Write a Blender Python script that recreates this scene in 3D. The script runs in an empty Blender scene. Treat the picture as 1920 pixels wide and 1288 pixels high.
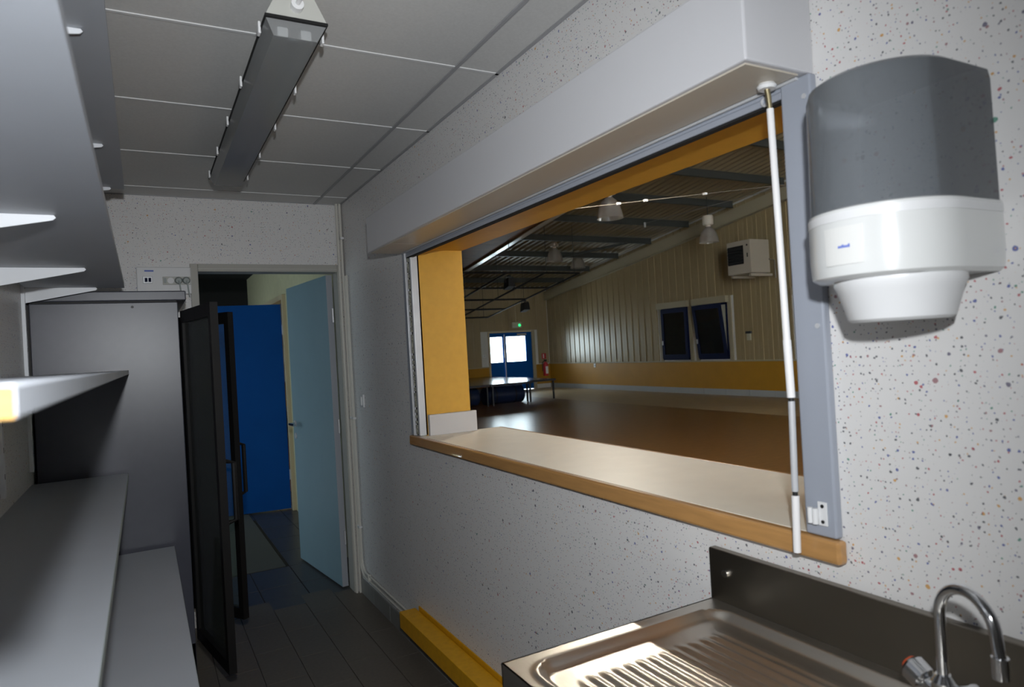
import bpy, bmesh, math, random
from mathutils import Vector, Matrix
random.seed(7)
scene = bpy.context.scene
COL = scene.collection

# ------------------------------------------------------------------ camera
YAW, PITCH, ROLL, EYE, FPX = 0.5017, 0.0058, -0.0569, 1.492, 1263.0
fw = Vector((math.sin(YAW)*math.cos(PITCH), math.cos(YAW)*math.cos(PITCH), math.sin(PITCH)))
rt = Vector((math.cos(YAW), -math.sin(YAW), 0.0))
up = rt.cross(fw)
RT = rt*math.cos(ROLL) + up*math.sin(ROLL)
UP = -rt*math.sin(ROLL) + up*math.cos(ROLL)
cam_data = bpy.data.cameras.new('camera')
cam = bpy.data.objects.new('camera', cam_data)
COL.objects.link(cam)
cam.matrix_world = Matrix(((RT.x, UP.x, -fw.x, 0.0), (RT.y, UP.y, -fw.y, 0.0), (RT.z, UP.z, -fw.z, EYE), (0, 0, 0, 1)))
cam_data.sensor_width = 36.0
cam_data.lens = FPX/1920.0*36.0
cam_data.clip_start = 0.02
cam_data.clip_end = 200
cam_data.dof.use_dof = True
cam_data.dof.focus_distance = 3.0
cam_data.dof.aperture_fstop = 4.8
scene.camera = cam

# ------------------------------------------------------------------ world, flash, exposure
world = bpy.data.worlds.new('sky')
scene.world = world
world.use_nodes = True
bg = world.node_tree.nodes['Background']
bg.inputs[0].default_value = (0.80, 0.91, 1.0, 1)
bg.inputs[1].default_value = 24.0

fl = bpy.data.lights.new('camera_flash', 'SPOT')      # hot-shoe flash of the photographer
fl.energy = 136
fl.color = (0.94, 0.97, 1.0)
fl.spot_size = math.radians(124)
fl.spot_blend = 1.0
fl.shadow_soft_size = 0.022
flo = bpy.data.objects.new('camera_flash', fl)
COL.objects.link(flo)
FPOS = Vector((0, 0, EYE)) + UP*0.20 + RT*0.03 - fw*0.05
aim = Vector((math.sin(0.22), math.cos(0.22), -0.12))      # head swivelled a little to the left
flo.location = FPOS
flo.rotation_euler = aim.to_track_quat('-Z', 'Y').to_euler()

vs = scene.view_settings
vs.view_transform = 'Standard'
vs.look = 'None'
vs.exposure = 0.0
vs.gamma = 1.0
vs.use_curve_mapping = False


# ------------------------------------------------------------------ materials
def mat(name, col, rough=0.5, metal=0.0, spec=0.5, noise=0.0, nscale=20.0, bump=0.0, bscale=200.0, trans=0.0, ior=1.45,
        emit=None, estr=0.0, coat=0.0, stretch=None):
    m = bpy.data.materials.new(name)
    m.use_nodes = True
    nt = m.node_tree
    b = nt.nodes['Principled BSDF']
    b.inputs['Base Color'].default_value = (*col, 1)
    b.inputs['Roughness'].default_value = rough
    b.inputs['Metallic'].default_value = metal
    b.inputs['Specular IOR Level'].default_value = spec
    b.inputs['Transmission Weight'].default_value = trans
    b.inputs['IOR'].default_value = ior
    b.inputs['Coat Weight'].default_value = coat
    if emit:
        b.inputs['Emission Color'].default_value = (*emit, 1)
        b.inputs['Emission Strength'].default_value = estr
    geo = nt.nodes.new('ShaderNodeNewGeometry')
    vec = geo.outputs['Position']
    if stretch:
        mp = nt.nodes.new('ShaderNodeMapping')
        mp.inputs['Scale'].default_value = stretch
        nt.links.new(vec, mp.inputs['Vector'])
        vec = mp.outputs['Vector']
    if noise > 0:
        n = nt.nodes.new('ShaderNodeTexNoise')
        n.inputs['Scale'].default_value = nscale
        n.inputs['Detail'].default_value = 5
        nt.links.new(vec, n.inputs['Vector'])
        r = nt.nodes.new('ShaderNodeMapRange')
        r.inputs['From Min'].default_value = 0.25
        r.inputs['From Max'].default_value = 0.75
        r.inputs['To Min'].default_value = 1 - noise
        r.inputs['To Max'].default_value = 1 + noise
        nt.links.new(n.outputs['Fac'], r.inputs['Value'])
        mx = nt.nodes.new('ShaderNodeVectorMath')
        mx.operation = 'SCALE'
        mx.inputs[0].default_value = col
        nt.links.new(r.outputs['Result'], mx.inputs['Scale'])
        nt.links.new(mx.outputs[0], b.inputs['Base Color'])
    if bump > 0:
        n2 = nt.nodes.new('ShaderNodeTexNoise')
        n2.inputs['Scale'].default_value = bscale
        n2.inputs['Detail'].default_value = 3
        nt.links.new(vec, n2.inputs['Vector'])
        bp = nt.nodes.new('ShaderNodeBump')
        bp.inputs['Strength'].default_value = bump
        bp.inputs['Distance'].default_value = 0.002
        nt.links.new(n2.outputs['Fac'], bp.inputs['Height'])
        nt.links.new(bp.outputs[0], b.inputs['Normal'])
    return m


def speckle(name, base):
    """white wall finish with a scatter of small coloured paint flecks"""
    m = bpy.data.materials.new(name)
    m.use_nodes = True
    nt = m.node_tree
    b = nt.nodes['Principled BSDF']
    b.inputs['Roughness'].default_value = 0.42
    pos = nt.nodes.new('ShaderNodeNewGeometry')
    sp0 = nt.nodes.new('ShaderNodeSeparateXYZ')
    nt.links.new(pos.outputs['Position'], sp0.inputs[0])
    ad = nt.nodes.new('ShaderNodeMath')
    nt.links.new(sp0.outputs[0], ad.inputs[0])
    nt.links.new(sp0.outputs[1], ad.inputs[1])
    geo = nt.nodes.new('ShaderNodeCombineXYZ')      # unfolds the upright walls into one sheet
    nt.links.new(ad.outputs[0], geo.inputs[0])
    nt.links.new(sp0.outputs[2], geo.inputs[1])
    warp = nt.nodes.new('ShaderNodeTexNoise')
    warp.inputs['Scale'].default_value = 160
    nt.links.new(geo.outputs[0], warp.inputs['Vector'])
    wm = nt.nodes.new('ShaderNodeVectorMath')
    wm.operation = 'MULTIPLY_ADD'
    wm.inputs[1].default_value = (0.004, 0.004, 0.004)
    nt.links.new(warp.outputs['Color'], wm.inputs[0])
    nt.links.new(geo.outputs[0], wm.inputs[2])
    cur = None
    for scale, rad, prob in ((20.0, 0.058, 0.42), (36.0, 0.068, 0.45), (68.0, 0.095, 0.45), (120., 0.12, 0.5)):
        v = nt.nodes.new('ShaderNodeTexVoronoi')
        v.voronoi_dimensions = '2D'
        v.inputs['Scale'].default_value = scale
        nt.links.new(wm.outputs[0], v.inputs['Vector'])
        sep = nt.nodes.new('ShaderNodeSeparateColor')
        nt.links.new(v.outputs['Color'], sep.inputs['Color'])
        # radius per cell, zero for the cells without a fleck
        rr = nt.nodes.new('ShaderNodeMapRange')
        rr.inputs['From Min'].default_value = 1 - prob
        rr.inputs['From Max'].default_value = 1.0
        rr.inputs['To Min'].default_value = 0.0
        rr.inputs['To Max'].default_value = rad*1.6
        nt.links.new(sep.outputs[1], rr.inputs['Value'])
        lt = nt.nodes.new('ShaderNodeMath')
        lt.operation = 'LESS_THAN'
        nt.links.new(v.outputs['Distance'], lt.inputs[0])
        nt.links.new(rr.outputs['Result'], lt.inputs[1])
        ramp = nt.nodes.new('ShaderNodeValToRGB')
        ramp.color_ramp.interpolation = 'CONSTANT'
        els = [(0.0, (0.02, 0.025, 0.04)), (0.30, (0.03, 0.06, 0.30)), (0.48, (0.42, 0.04, 0.06)), (0.62, (0.60, 0.30, 0.04)),
               (0.74, (0.02, 0.22, 0.14)), (0.82, (0.10, 0.09, 0.16)), (0.92, (0.30, 0.12, 0.14))]
        cr = ramp.color_ramp
        cr.elements[0].position = els[0][0]
        cr.elements[0].color = (*els[0][1], 1)
        cr.elements[1].position = els[1][0]
        cr.elements[1].color = (*els[1][1], 1)
        for p, c in els[2:]:
            e = cr.elements.new(p)
            e.color = (*c, 1)
        nt.links.new(sep.outputs[0], ramp.inputs['Fac'])
        mix = nt.nodes.new('ShaderNodeMix')
        mix.data_type = 'RGBA'
        fade = nt.nodes.new('ShaderNodeMath')
        fade.operation = 'MULTIPLY'
        fade.inputs[1].default_value = 0.84
        nt.links.new(lt.outputs[0], fade.inputs[0])
        nt.links.new(fade.outputs[0], mix.inputs[0])
        if cur is None:
            mix.inputs[6].default_value = (*base, 1)
        else:
            nt.links.new(cur, mix.inputs[6])
        nt.links.new(ramp.outputs['Color'], mix.inputs[7])
        cur = mix.outputs[2]
    nt.links.new(cur, b.inputs['Base Color'])
    return m


M = dict(
    speckle=speckle('speckled_wall', (0.70, 0.69, 0.68)),
    ceil=mat('ceiling_tile', (0.62, 0.615, 0.60), 0.8, noise=0.05, nscale=120, bump=0.25, bscale=500),
    rail=mat('ceiling_rail', (0.72, 0.72, 0.72), 0.45),
    raildark=mat('ceiling_rail_grey', (0.36, 0.36, 0.37), 0.5),
    plaster=mat('plain_plaster', (0.6, 0.58, 0.54), 0.8, noise=0.05),
    ktile=mat('kitchen_floor_tile', (0.125, 0.108, 0.088), 0.45, noise=0.12, nscale=60),
    grout=mat('grout', (0.05, 0.045, 0.04), 0.9),
    skirt=mat('skirting_tile', (0.22, 0.22, 0.21), 0.35, noise=0.08),
    melamine=mat('light_grey_melamine', (0.395, 0.415, 0.45), 0.45, noise=0.02, nscale=8),
    chip=mat('raw_chipboard_edge', (0.24, 0.135, 0.035), 0.8, noise=0.2, nscale=300),
    bracket=mat('white_bracket_enamel', (0.75, 0.77, 0.80), 0.4),
    alu_grey=mat('grey_lacquered_aluminium', (0.32, 0.345, 0.40), 0.4),
    alu_light=mat('pale_aluminium', (0.55, 0.56, 0.58), 0.35, metal=0.2),
    boxwhite=mat('white_shutter_casing', (0.56, 0.56, 0.58), 0.32),
    boxbeige=mat('beige_casing_underside', (0.50, 0.45, 0.375), 0.34),
    yellow=mat('yellow_paint', (0.60, 0.325, 0.038), 0.5, noise=0.05, nscale=30),
    ductyel=mat('yellow_duct_paint', (0.66, 0.33, 0.008), 0.45, noise=0.10, nscale=40),
    wood=mat('varnished_beech', (0.45, 0.24, 0.085), 0.3, noise=0.12, nscale=14, stretch=(6, 0.6, 6), coat=0.4),
    laminate=mat('cream_laminate', (0.86, 0.82, 0.71), 0.38, noise=0.03, nscale=12),
    greyblock=mat('grey_plinth', (0.52, 0.50, 0.49), 0.5),
    rubber=mat('black_brush_seal', (0.012, 0.012, 0.012), 0.9),
    brush=mat('pale_brush_hair', (0.22, 0.22, 0.18), 0.9, noise=0.8, nscale=150),
    white=mat('white_plastic', (0.70, 0.705, 0.71), 0.35),
    whitegloss=mat('white_gloss_plastic', (0.66, 0.67, 0.66), 0.20, coat=0.3),
    label=mat('label_plastic', (0.71, 0.71, 0.69), 0.25),
    blueprint=mat('blue_print', (0.10, 0.16, 0.55), 0.5),
    rodwhite=mat('white_lacquered_rod', (0.80, 0.79, 0.79), 0.25),
    chrome=mat('chrome', (0.72, 0.73, 0.75), 0.10, metal=1.0),
    brass=mat('worn_brass', (0.42, 0.36, 0.22), 0.3, metal=1.0),
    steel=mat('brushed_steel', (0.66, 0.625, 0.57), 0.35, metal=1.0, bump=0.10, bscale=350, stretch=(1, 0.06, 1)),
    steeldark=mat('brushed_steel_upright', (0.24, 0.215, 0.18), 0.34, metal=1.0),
    redcap=mat('red_cap', (0.45, 0.07, 0.02), 0.4),
    bluecap=mat('blue_cap', (0.03, 0.10, 0.35), 0.4),
    fridge=mat('charcoal_fridge_sheet', (0.060, 0.062, 0.080), 0.34, spec=0.55, noise=0.05, nscale=25),
    fridgein=mat('fridge_liner', (0.30, 0.31, 0.31), 0.5),
    blackframe=mat('black_door_frame', (0.006, 0.0056, 0.0056), 0.5, spec=0.3),
    gasket=mat('grey_gasket', (0.36, 0.40, 0.39), 0.5),
    doorblue=mat('pale_blue_door_paint', (0.235, 0.36, 0.42), 0.4, noise=0.03, nscale=5),
    dooredge=mat('door_edge_grey', (0.36, 0.38, 0.42), 0.4),
    frame=mat('stone_grey_frame', (0.40, 0.39, 0.35), 0.45),
    cream=mat('cream_paint', (0.62, 0.58, 0.36), 0.6, noise=0.06, nscale=12),
    creamtrim=mat('cream_trim', (0.60, 0.50, 0.32), 0.5),
    blue=mat('royal_blue_paint', (0.0005, 0.08, 0.34), 0.6, spec=0.15, noise=0.05, nscale=4),
    ctile=mat('corridor_floor_tile', (0.065, 0.065, 0.07), 0.35, noise=0.12, nscale=50),
    matgrey=mat('ribbed_doormat', (0.10, 0.105, 0.10), 0.95, noise=0.35, nscale=260, bump=0.6, bscale=300),
    dark=mat('shaded_corridor', (0.02, 0.02, 0.02), 0.8),  # near-black colour carries the shade on the corridor ceiling and end
    pipe=mat('cream_conduit', (0.62, 0.60, 0.54), 0.4),
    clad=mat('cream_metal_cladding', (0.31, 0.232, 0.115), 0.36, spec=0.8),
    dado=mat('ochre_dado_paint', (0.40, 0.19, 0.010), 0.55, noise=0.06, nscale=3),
    hskirt=mat('grey_skirting', (0.34, 0.34, 0.33), 0.5),
    parquet=mat('brown_hall_floor', (0.155, 0.074, 0.022), 0.30, noise=0.28, nscale=6, bump=0.5, bscale=9, stretch=(1.0, 3.0, 1.0)),
    border=mat('beige_floor_border', (0.38, 0.29, 0.17), 0.38, noise=0.1, nscale=5),
    roof=mat('roof_sheet', (0.27, 0.21, 0.12), 0.5),
    purlin=mat('dark_steel_purlin', (0.055, 0.058, 0.052), 0.5),
    beam=mat('cream_beam', (0.36, 0.305, 0.20), 0.5),
    beamlit=mat('lit_flange', (0.55, 0.50, 0.42), 0.25),  # flange coloured pale for the light it catches from the floor
    brown=mat('brown_ceiling_board', (0.20, 0.09, 0.03), 0.6, noise=0.2, nscale=4),
    navy=mat('navy_frame_paint', (0.004, 0.008, 0.035), 0.6, spec=0.15),
    shutter=mat('grey_roller_shutter', (0.48, 0.45, 0.33), 0.5),
    pendgrey=mat('beige_pendant_housing', (0.62, 0.54, 0.43), 0.45),
    heater=mat('beige_heater_enamel', (0.42, 0.36, 0.28), 0.4),
    black=mat('black_metal', (0.012, 0.012, 0.013), 0.45),
    deck=mat('dark_deck_laminate', (0.05, 0.05, 0.055), 0.16),
    navyvinyl=mat('navy_vinyl', (0.012, 0.022, 0.055), 0.3),
    red=mat('red_enamel', (0.50, 0.02, 0.03), 0.3),
    signgreen=mat('green_indicator', (0.02, 0.5, 0.15), 0.4, emit=(0.03, 1.0, 0.25), estr=1.6),
    lampgrey=mat('grey_polyester', (0.50, 0.50, 0.46), 0.45),
    lampwhite=mat('white_tube_end', (0.80, 0.80, 0.80), 0.3),
    reflector=mat('white_reflector', (0.45, 0.47, 0.47), 0.35),
    tube=mat('fluorescent_tube', (0.42, 0.46, 0.50), 0.25),
    cable=mat('pale_cable', (0.22, 0.19, 0.15), 0.5),
    bulb=mat('glowing_bulb', (0.8, 0.8, 0.76), 0.5, emit=(1.0, 0.93, 0.80), estr=12.0),
)


def glass(name, col, rough=0.02, opacity=0.1, ior=1.45):
    """thin clear sheet: see-through with a fresnel gloss, tinted"""
    m = bpy.data.materials.new(name)
    m.use_nodes = True
    nt = m.node_tree
    nt.nodes.remove(nt.nodes['Principled BSDF'])
    out = nt.nodes['Material Output']
    tr = nt.nodes.new('ShaderNodeBsdfTransparent')
    tr.inputs[0].default_value = (*col, 1)
    gl = nt.nodes.new('ShaderNodeBsdfGlossy')
    gl.inputs['Roughness'].default_value = rough
    gl.inputs['Color'].default_value = (0.9, 0.9, 0.9, 1)
    fr = nt.nodes.new('ShaderNodeFresnel')
    fr.inputs['IOR'].default_value = ior
    mx = nt.nodes.new('ShaderNodeMixShader')
    nt.links.new(fr.outputs[0], mx.inputs[0])
    nt.links.new(tr.outputs[0], mx.inputs[1])
    nt.links.new(gl.outputs[0], mx.inputs[2])
    last = mx.outputs[0]
    if opacity > 0:
        df = nt.nodes.new('ShaderNodeBsdfDiffuse')
        df.inputs[0].default_value = (*[c*0.6 for c in col], 1)
        m2 = nt.nodes.new('ShaderNodeMixShader')
        m2.inputs[0].default_value = opacity
        nt.links.new(last, m2.inputs[1])
        nt.links.new(df.outputs[0], m2.inputs[2])
        last = m2.outputs[0]
    nt.links.new(last, out.inputs['Surface'])
    return m


M['glass'] = glass('clear_glass', (0.92, 0.95, 0.94), 0.03, 0.02)
M['fridgeglass'] = glass('cooler_glass', (0.86, 0.92, 0.89), 0.06, 0.04, 1.12)
M['tinted'] = glass('tinted_blue_glass', (0.24, 0.25, 0.25), 0.03, 0.02)
M['smoke'] = glass('smoked_plastic', (0.58, 0.61, 0.64), 0.10, 0.26)
M['lens'] = glass('clear_lamp_lens', (0.84, 0.86, 0.86), 0.12, 0.42)
M['shadeglass'] = glass('clear_pendant_shade', (0.76, 0.70, 0.62), 0.12, 0.42)


# ------------------------------------------------------------------ geometry helpers
class MB:
    def __init__(self):
        self.bm = bmesh.new()
        self.angle = 32.0

    def box(self, a, b, bev=0.0):
        lo = [min(a[i], b[i]) for i in range(3)]
        hi = [max(a[i], b[i]) for i in range(3)]
        v = [self.bm.verts.new((x, y, z)) for x in (lo[0], hi[0]) for y in (lo[1], hi[1]) for z in (lo[2], hi[2])]
        fs = [self.bm.faces.new([v[i] for i in f]) for f in
              ((0, 1, 3, 2), (4, 6, 7, 5), (0, 4, 5, 1), (2, 3, 7, 6), (0, 2, 6, 4), (1, 5, 7, 3))]
        if bev > 0:
            self.angle = 15.0            # keep the flat faces of a bevelled box flat
            es = set()
            for f in fs:
                es.update(f.edges)
            bmesh.ops.bevel(self.bm, geom=list(es), offset=bev, segments=2, affect='EDGES', profile=0.5)
        return self

    def hexa(self, bot, top):
        """a box from four bottom and four top points, same winding"""
        vb = [self.bm.verts.new(p) for p in bot]
        vt = [self.bm.verts.new(p) for p in top]
        self.bm.faces.new(vb[::-1])
        self.bm.faces.new(vt)
        n = len(vb)
        for i in range(n):
            self.bm.faces.new((vb[i], vb[(i+1) % n], vt[(i+1) % n], vt[i]))
        return self

    def prism(self, poly, axis, a, b):
        """polygon (2-D) extruded along an axis"""
        def P(q, t):
            return {'x': (t, q[0], q[1]), 'y': (q[0], t, q[1]), 'z': (q[0], q[1], t)}[axis]
        return self.hexa([P(q, a) for q in poly], [P(q, b) for q in poly])

    def tube(self, pts, r, n=12, cap=True):
        pts = [Vector(p) for p in pts]
        rs = r if isinstance(r, (list, tuple)) else [r]*len(pts)
        rings = []
        prev = None
        for i, p in enumerate(pts):
            d = (pts[min(i+1, len(pts)-1)] - pts[max(i-1, 0)]).normalized()
            ref = prev if prev is not None else (Vector((0, 0, 1)) if abs(d.z) < 0.9 else Vector((1, 0, 0)))
            s = d.cross(ref)
            if s.length < 1e-6:
                s = d.orthogonal()
            s.normalize()
            t = s.cross(d).normalized()
            prev = t
            rings.append([self.bm.verts.new(p + (s*math.cos(2*math.pi*k/n) + t*math.sin(2*math.pi*k/n))*rs[i]) for k in range(n)])
        for a, b in zip(rings, rings[1:]):
            for k in range(n):
                self.bm.faces.new((a[k], a[(k+1) % n], b[(k+1) % n], b[k]))
        if cap:
            self.bm.faces.new(rings[0][::-1])
            self.bm.faces.new(rings[-1])
        return self

    def lathe(self, prof, c, n=32, closed=False):
        """profile (radius, z) turned about a vertical axis through c"""
        rings = []
        for r, z in prof:
            rings.append([self.bm.verts.new((c[0]+r*math.cos(2*math.pi*k/n), c[1]+r*math.sin(2*math.pi*k/n), c[2]+z)) for k in range(n)])
        for a, b in zip(rings, rings[1:]):
            for k in range(n):
                self.bm.faces.new((a[k], a[(k+1) % n], b[(k+1) % n], b[k]))
        if closed:
            self.bm.faces.new(rings[0][::-1])
            self.bm.faces.new(rings[-1])
        return self

    def build(self, name, m, parent=None, smooth=True):
        bm = self.bm
        bmesh.ops.recalc_face_normals(bm, faces=bm.faces[:])
        me = bpy.data.meshes.new(name)
        bm.to_mesh(me)
        bm.free()
        me.materials.append(m if not isinstance(m, str) else M[m])
        if smooth:
            me.polygons.foreach_set('use_smooth', [True]*len(me.polygons))
            me.set_sharp_from_angle(angle=math.radians(self.angle))
        o = bpy.data.objects.new(name, me)
        COL.objects.link(o)
        if parent:
            o.parent = parent
            o.matrix_parent_inverse = parent.matrix_world.inverted()
        return o


def tag(o, label, cat, group=None, kind=None):
    o['label'] = label
    o['category'] = cat
    if group:
        o['group'] = group
    if kind:
        o['kind'] = kind
    return o


def thing(name, label, cat, loc=(0, 0, 0), group=None, kind=None):
    o = bpy.data.objects.new(name, None)
    o.empty_display_size = 0.05
    COL.objects.link(o)
    o.location = loc
    o.matrix_world = Matrix.Translation(loc)
    return tag(o, label, cat, group, kind)


def inst(name, me, loc, parent, rotz=0.0):
    o = bpy.data.objects.new(name, me)
    COL.objects.link(o)
    o.location = loc
    o.rotation_euler = (0, 0, rotz)
    if parent:
        o.parent = parent
        o.matrix_parent_inverse = parent.matrix_world.inverted()
    return o


def mesh_of(mb, name, m):
    o = mb.build(name, m)
    me = o.data
    bpy.data.objects.remove(o)
    return me


def arc(c, r, a0, a1, n, plane):
    """points on an arc; plane gives the two unit vectors"""
    u, v = Vector(plane[0]), Vector(plane[1])
    return [Vector(c) + u*(r*math.cos(a0+(a1-a0)*i/n)) + v*(r*math.sin(a0+(a1-a0)*i/n)) for i in range(n+1)]


# ------------------------------------------------------------------ main dimensions
XW, YW, ZC = 1.151, 4.273, 2.463          # hatch wall, end wall, kitchen ceiling
XL, YB = -0.42, -1.9                      # left wall, wall behind the photographer
XH = 1.41                                 # hall side of the hatch wall
OY0, OY1, OZ0, OZ1 = 0.90, 3.06, 1.05, 1.996
XG, YF = 12.75, 20.5                      # hall: opposite wall, far wall
YN = -5.0                                 # hall: near wall


def roofz(y):
    return 4.52 + 0.127*(13.0 - y)


# ------------------------------------------------------------------ kitchen shell
w = MB()
w.box((XW, YB, -0.05), (XH, OY0, 7.0))
w.box((XW, OY1, -0.05), (XH, YW+0.1, 7.0))
w.box((XW, OY0, -0.05), (XH, OY1, OZ0))
w.box((XW, OY0, OZ1), (XH, OY1, 7.0))
tag(w.build('wall_right', 'speckle', smooth=False), 'white wall with coloured flecks around the serving hatch', 'wall', kind='structure')
DX0, DX1, DZ = 0.302, 1.104, 2.032        # kitchen doorway
w = MB()
w.box((XL-0.2, YW, -0.05), (DX0-0.02, YW+0.1, 2.7))
w.box((DX1+0.02, YW, -0.05), (XW, YW+0.1, 2.7))
w.box((DX0-0.02, YW, DZ+0.02), (DX1+0.02, YW+0.1, 2.7))
tag(w.build('wall_end', 'speckle', smooth=False), 'flecked white wall holding the open doorway', 'wall', kind='structure')
tag(MB().box((XL-0.2, YB, -0.05), (XL, YW, 2.7)).build('wall_left', 'speckle', smooth=False), 'flecked wall behind the shelves on the left', 'wall', kind='structure')
tag(MB().box((XL-0.2, YB-0.2, -0.05), (XH, YB, 2.7)).build('wall_back', 'speckle', smooth=False), 'flecked wall behind the photographer', 'wall', kind='structure')

fl_ = MB().box((XL, YB, -0.05), (XW, YW+0.1, -0.004)).build('floor', 'grout', smooth=False)
tag(fl_, 'dark brown-grey tiled kitchen floor', 'floor', kind='structure')
TW, TL = 0.1875, 0.375
tile_me = mesh_of(MB().box((0.0018, 0.0018, -0.01), (TW-0.0018, TL-0.0018, 0.0)), 'floor_tile', M['ktile'])
x = 0.991 - TW
cols = []
while x > XL - TW:
    cols.append(x)
    x -= TW
part_me = {}
for ci, x0 in enumerate(cols):
    y = YW - TL*(1 if ci % 2 else 0.55)
    while y > 1.4:
        if x0 >= XL:
            inst('floor_tile', tile_me, (x0, y, 0), fl_)
        y -= TL
# the narrow cut row along the hatch wall stays one tile wide
cut_me = mesh_of(MB().box((0.0018, 0.0018, -0.01), (XW-0.991-0.0015, TL-0.0018, 0.0)), 'floor_tile', M['ktile'])
y = YW - TL*0.8
while y > 1.4:
    inst('floor_tile', cut_me, (0.991, y, 0), fl_)
    y -= TL
fl_near = MB().box((XL, YB, -0.01), (XW, 1.4, -0.0005)).build('floor_tile_field', 'ktile', fl_, smooth=False)
fl_near['kind'] = 'stuff'

# suspended ceiling: recessed slab, tiles and rails
ce = MB().box((XL-0.2, YB, ZC+0.02), (XW, YW, ZC+0.12)).build('ceiling', 'plaster', smooth=False)
tag(ce, 'white suspended tile ceiling of the kitchen', 'ceiling', kind='structure')
XR, YA, SP = 0.986, 2.084, 0.661
ylines = [YA + SP*k for k in range(-6, 4)]
xl = [XL, XR-1.25, XR, XW]
for j in range(3):
    ys = [YB] + [t for t in ylines if YB < t < YW] + [YW]
    for a, b in zip(ys, ys[1:]):
        MB().box((xl[j]+0.006, a+0.006, ZC-0.001), (xl[j+1]-0.006, b-0.006, ZC+0.014)).build('ceiling_tile', 'ceil', ce, smooth=False)
for t in ylines:
    if YB < t < YW:
        MB().box((XL, t-0.006, ZC-0.004), (XR-0.007, t+0.006, ZC+0.012)).build('cross_rail', 'rail', ce, smooth=False)
        MB().box((XR+0.007, t-0.006, ZC-0.004), (XW, t+0.006, ZC+0.012)).build('cross_rail', 'rail', ce, smooth=False)
for xx in (XR-1.25, XR):
    MB().box((xx-0.007, YB, ZC-0.006), (xx+0.007, YW, ZC+0.012)).build('main_rail', 'raildark', ce, smooth=False)
MB().box((XW-0.014, YB, ZC-0.004), (XW, YW, ZC+0.012)).build('edge_rail', 'raildark', ce, smooth=False)
MB().box((XL, YW-0.012, ZC-0.004), (XW, YW, ZC+0.012)).build('edge_rail', 'raildark', ce, smooth=False)

# skirting tiles under the hatch wall
sk = thing('baseboard_right', 'row of dark grey skirting tiles along the hatch wall', 'baseboard', (XW, 3.0, 0), kind='structure')
yy = YW
while yy > 1.3:
    MB().box((XW-0.009, max(yy-0.3, 1.2)+0.0015, 0.0), (XW, yy-0.0015, 0.095), 0.001).build('skirting_tile', 'skirt', sk, smooth=False)
    yy -= 0.3

# ------------------------------------------------------------------ serving hatch: lining, counter, guides, casing
tag(MB().box((1.176, OY1-0.014, 1.092), (XH+0.004, OY1, OZ1)).build('trim_1', 'yellow', smooth=False), 'yellow painted reveal at the far side of the hatch', 'trim', kind='structure')
tag(MB().box((1.176, OY0, 1.092), (XH+0.004, OY0+0.012, OZ1)).build('trim_2', 'yellow', smooth=False), 'yellow painted reveal at the near side of the hatch', 'trim', kind='structure')
tag(MB().box((1.176, OY0+0.012, OZ1-0.010), (XH+0.004, OY1-0.014, OZ1)).build('trim_3', 'yellow', smooth=False), 'yellow painted underside of the hatch lintel', 'trim', kind='structure')
tag(MB().box((1.185, OY1-0.040, 1.092), (1.435, OY1-0.014, 1.192), 0.002).build('trim_4', 'greyblock', smooth=False), 'small grey plinth board at the foot of the yellow reveal', 'trim', kind='structure')

ct = thing('serving_counter', 'cream serving hatch counter with varnished wooden front edge', 'counter', (XW, 2.0, 1.05))
MB().box((XW-0.004, OY0+0.001, 1.0515), (1.575, OY1-0.001, 1.092)).build('counter_top', 'laminate', ct, smooth=False)
MB().box((XW-0.030, 0.822, 1.048), (XW-0.004, 3.140, 1.0925), 0.006).build('front_edge', 'wood', ct)
MB().box((1.575, OY0+0.001, 1.0515), (1.59, OY1-0.001, 1.0925), 0.003).build('back_edge', 'wood', ct)

pr = thing('shutter_guide', 'grey upright shutter guide beside the towel dispenser', 'shutter guide', (XW, 0.86, 1.092), 'upright shutter guides of the hatch')
MB().box((XW-0.020, 0.832, 1.094), (XW-0.0005, 0.900, 1.981), 0.004).build('guide_rail', 'alu_grey', pr)
for zz in (1.50, 1.94):
    MB().tube([(XW-0.019, 0.846, zz), (XW-0.0225, 0.846, zz)], 0.005, 12).build('screw', 'alu_light', pr)
hk = thing('rod_clip', 'small white plastic rod clip low on the grey guide', 'clip', (XW-0.02, 0.868, 1.13))
MB().box((XW-0.024, 0.848, 1.116), (XW-0.020, 0.868, 1.162), 0.0015).build('clip_plate', 'white', hk)
MB().tube([(XW-0.029, 0.8695, 1.119), (XW-0.029, 0.8695, 1.149)], 0.0060, 14).build('clip_jaw', 'white', hk)
MB().tube([(XW-0.031, 0.8795, 1.120), (XW-0.031, 0.8795, 1.150)], 0.0052, 14).build('clip_jaw', 'white', hk)
MB().box((XW-0.0285, 0.864, 1.1205), (XW-0.0215, 0.8785, 1.1475), 0.001).build('clip_arm', 'white', hk)
for zz in (1.124, 1.154):
    MB().tube([(XW-0.0235, 0.857, zz), (XW-0.0255, 0.857, zz)], 0.0035, 10).build('screw', 'black', hk)

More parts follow.
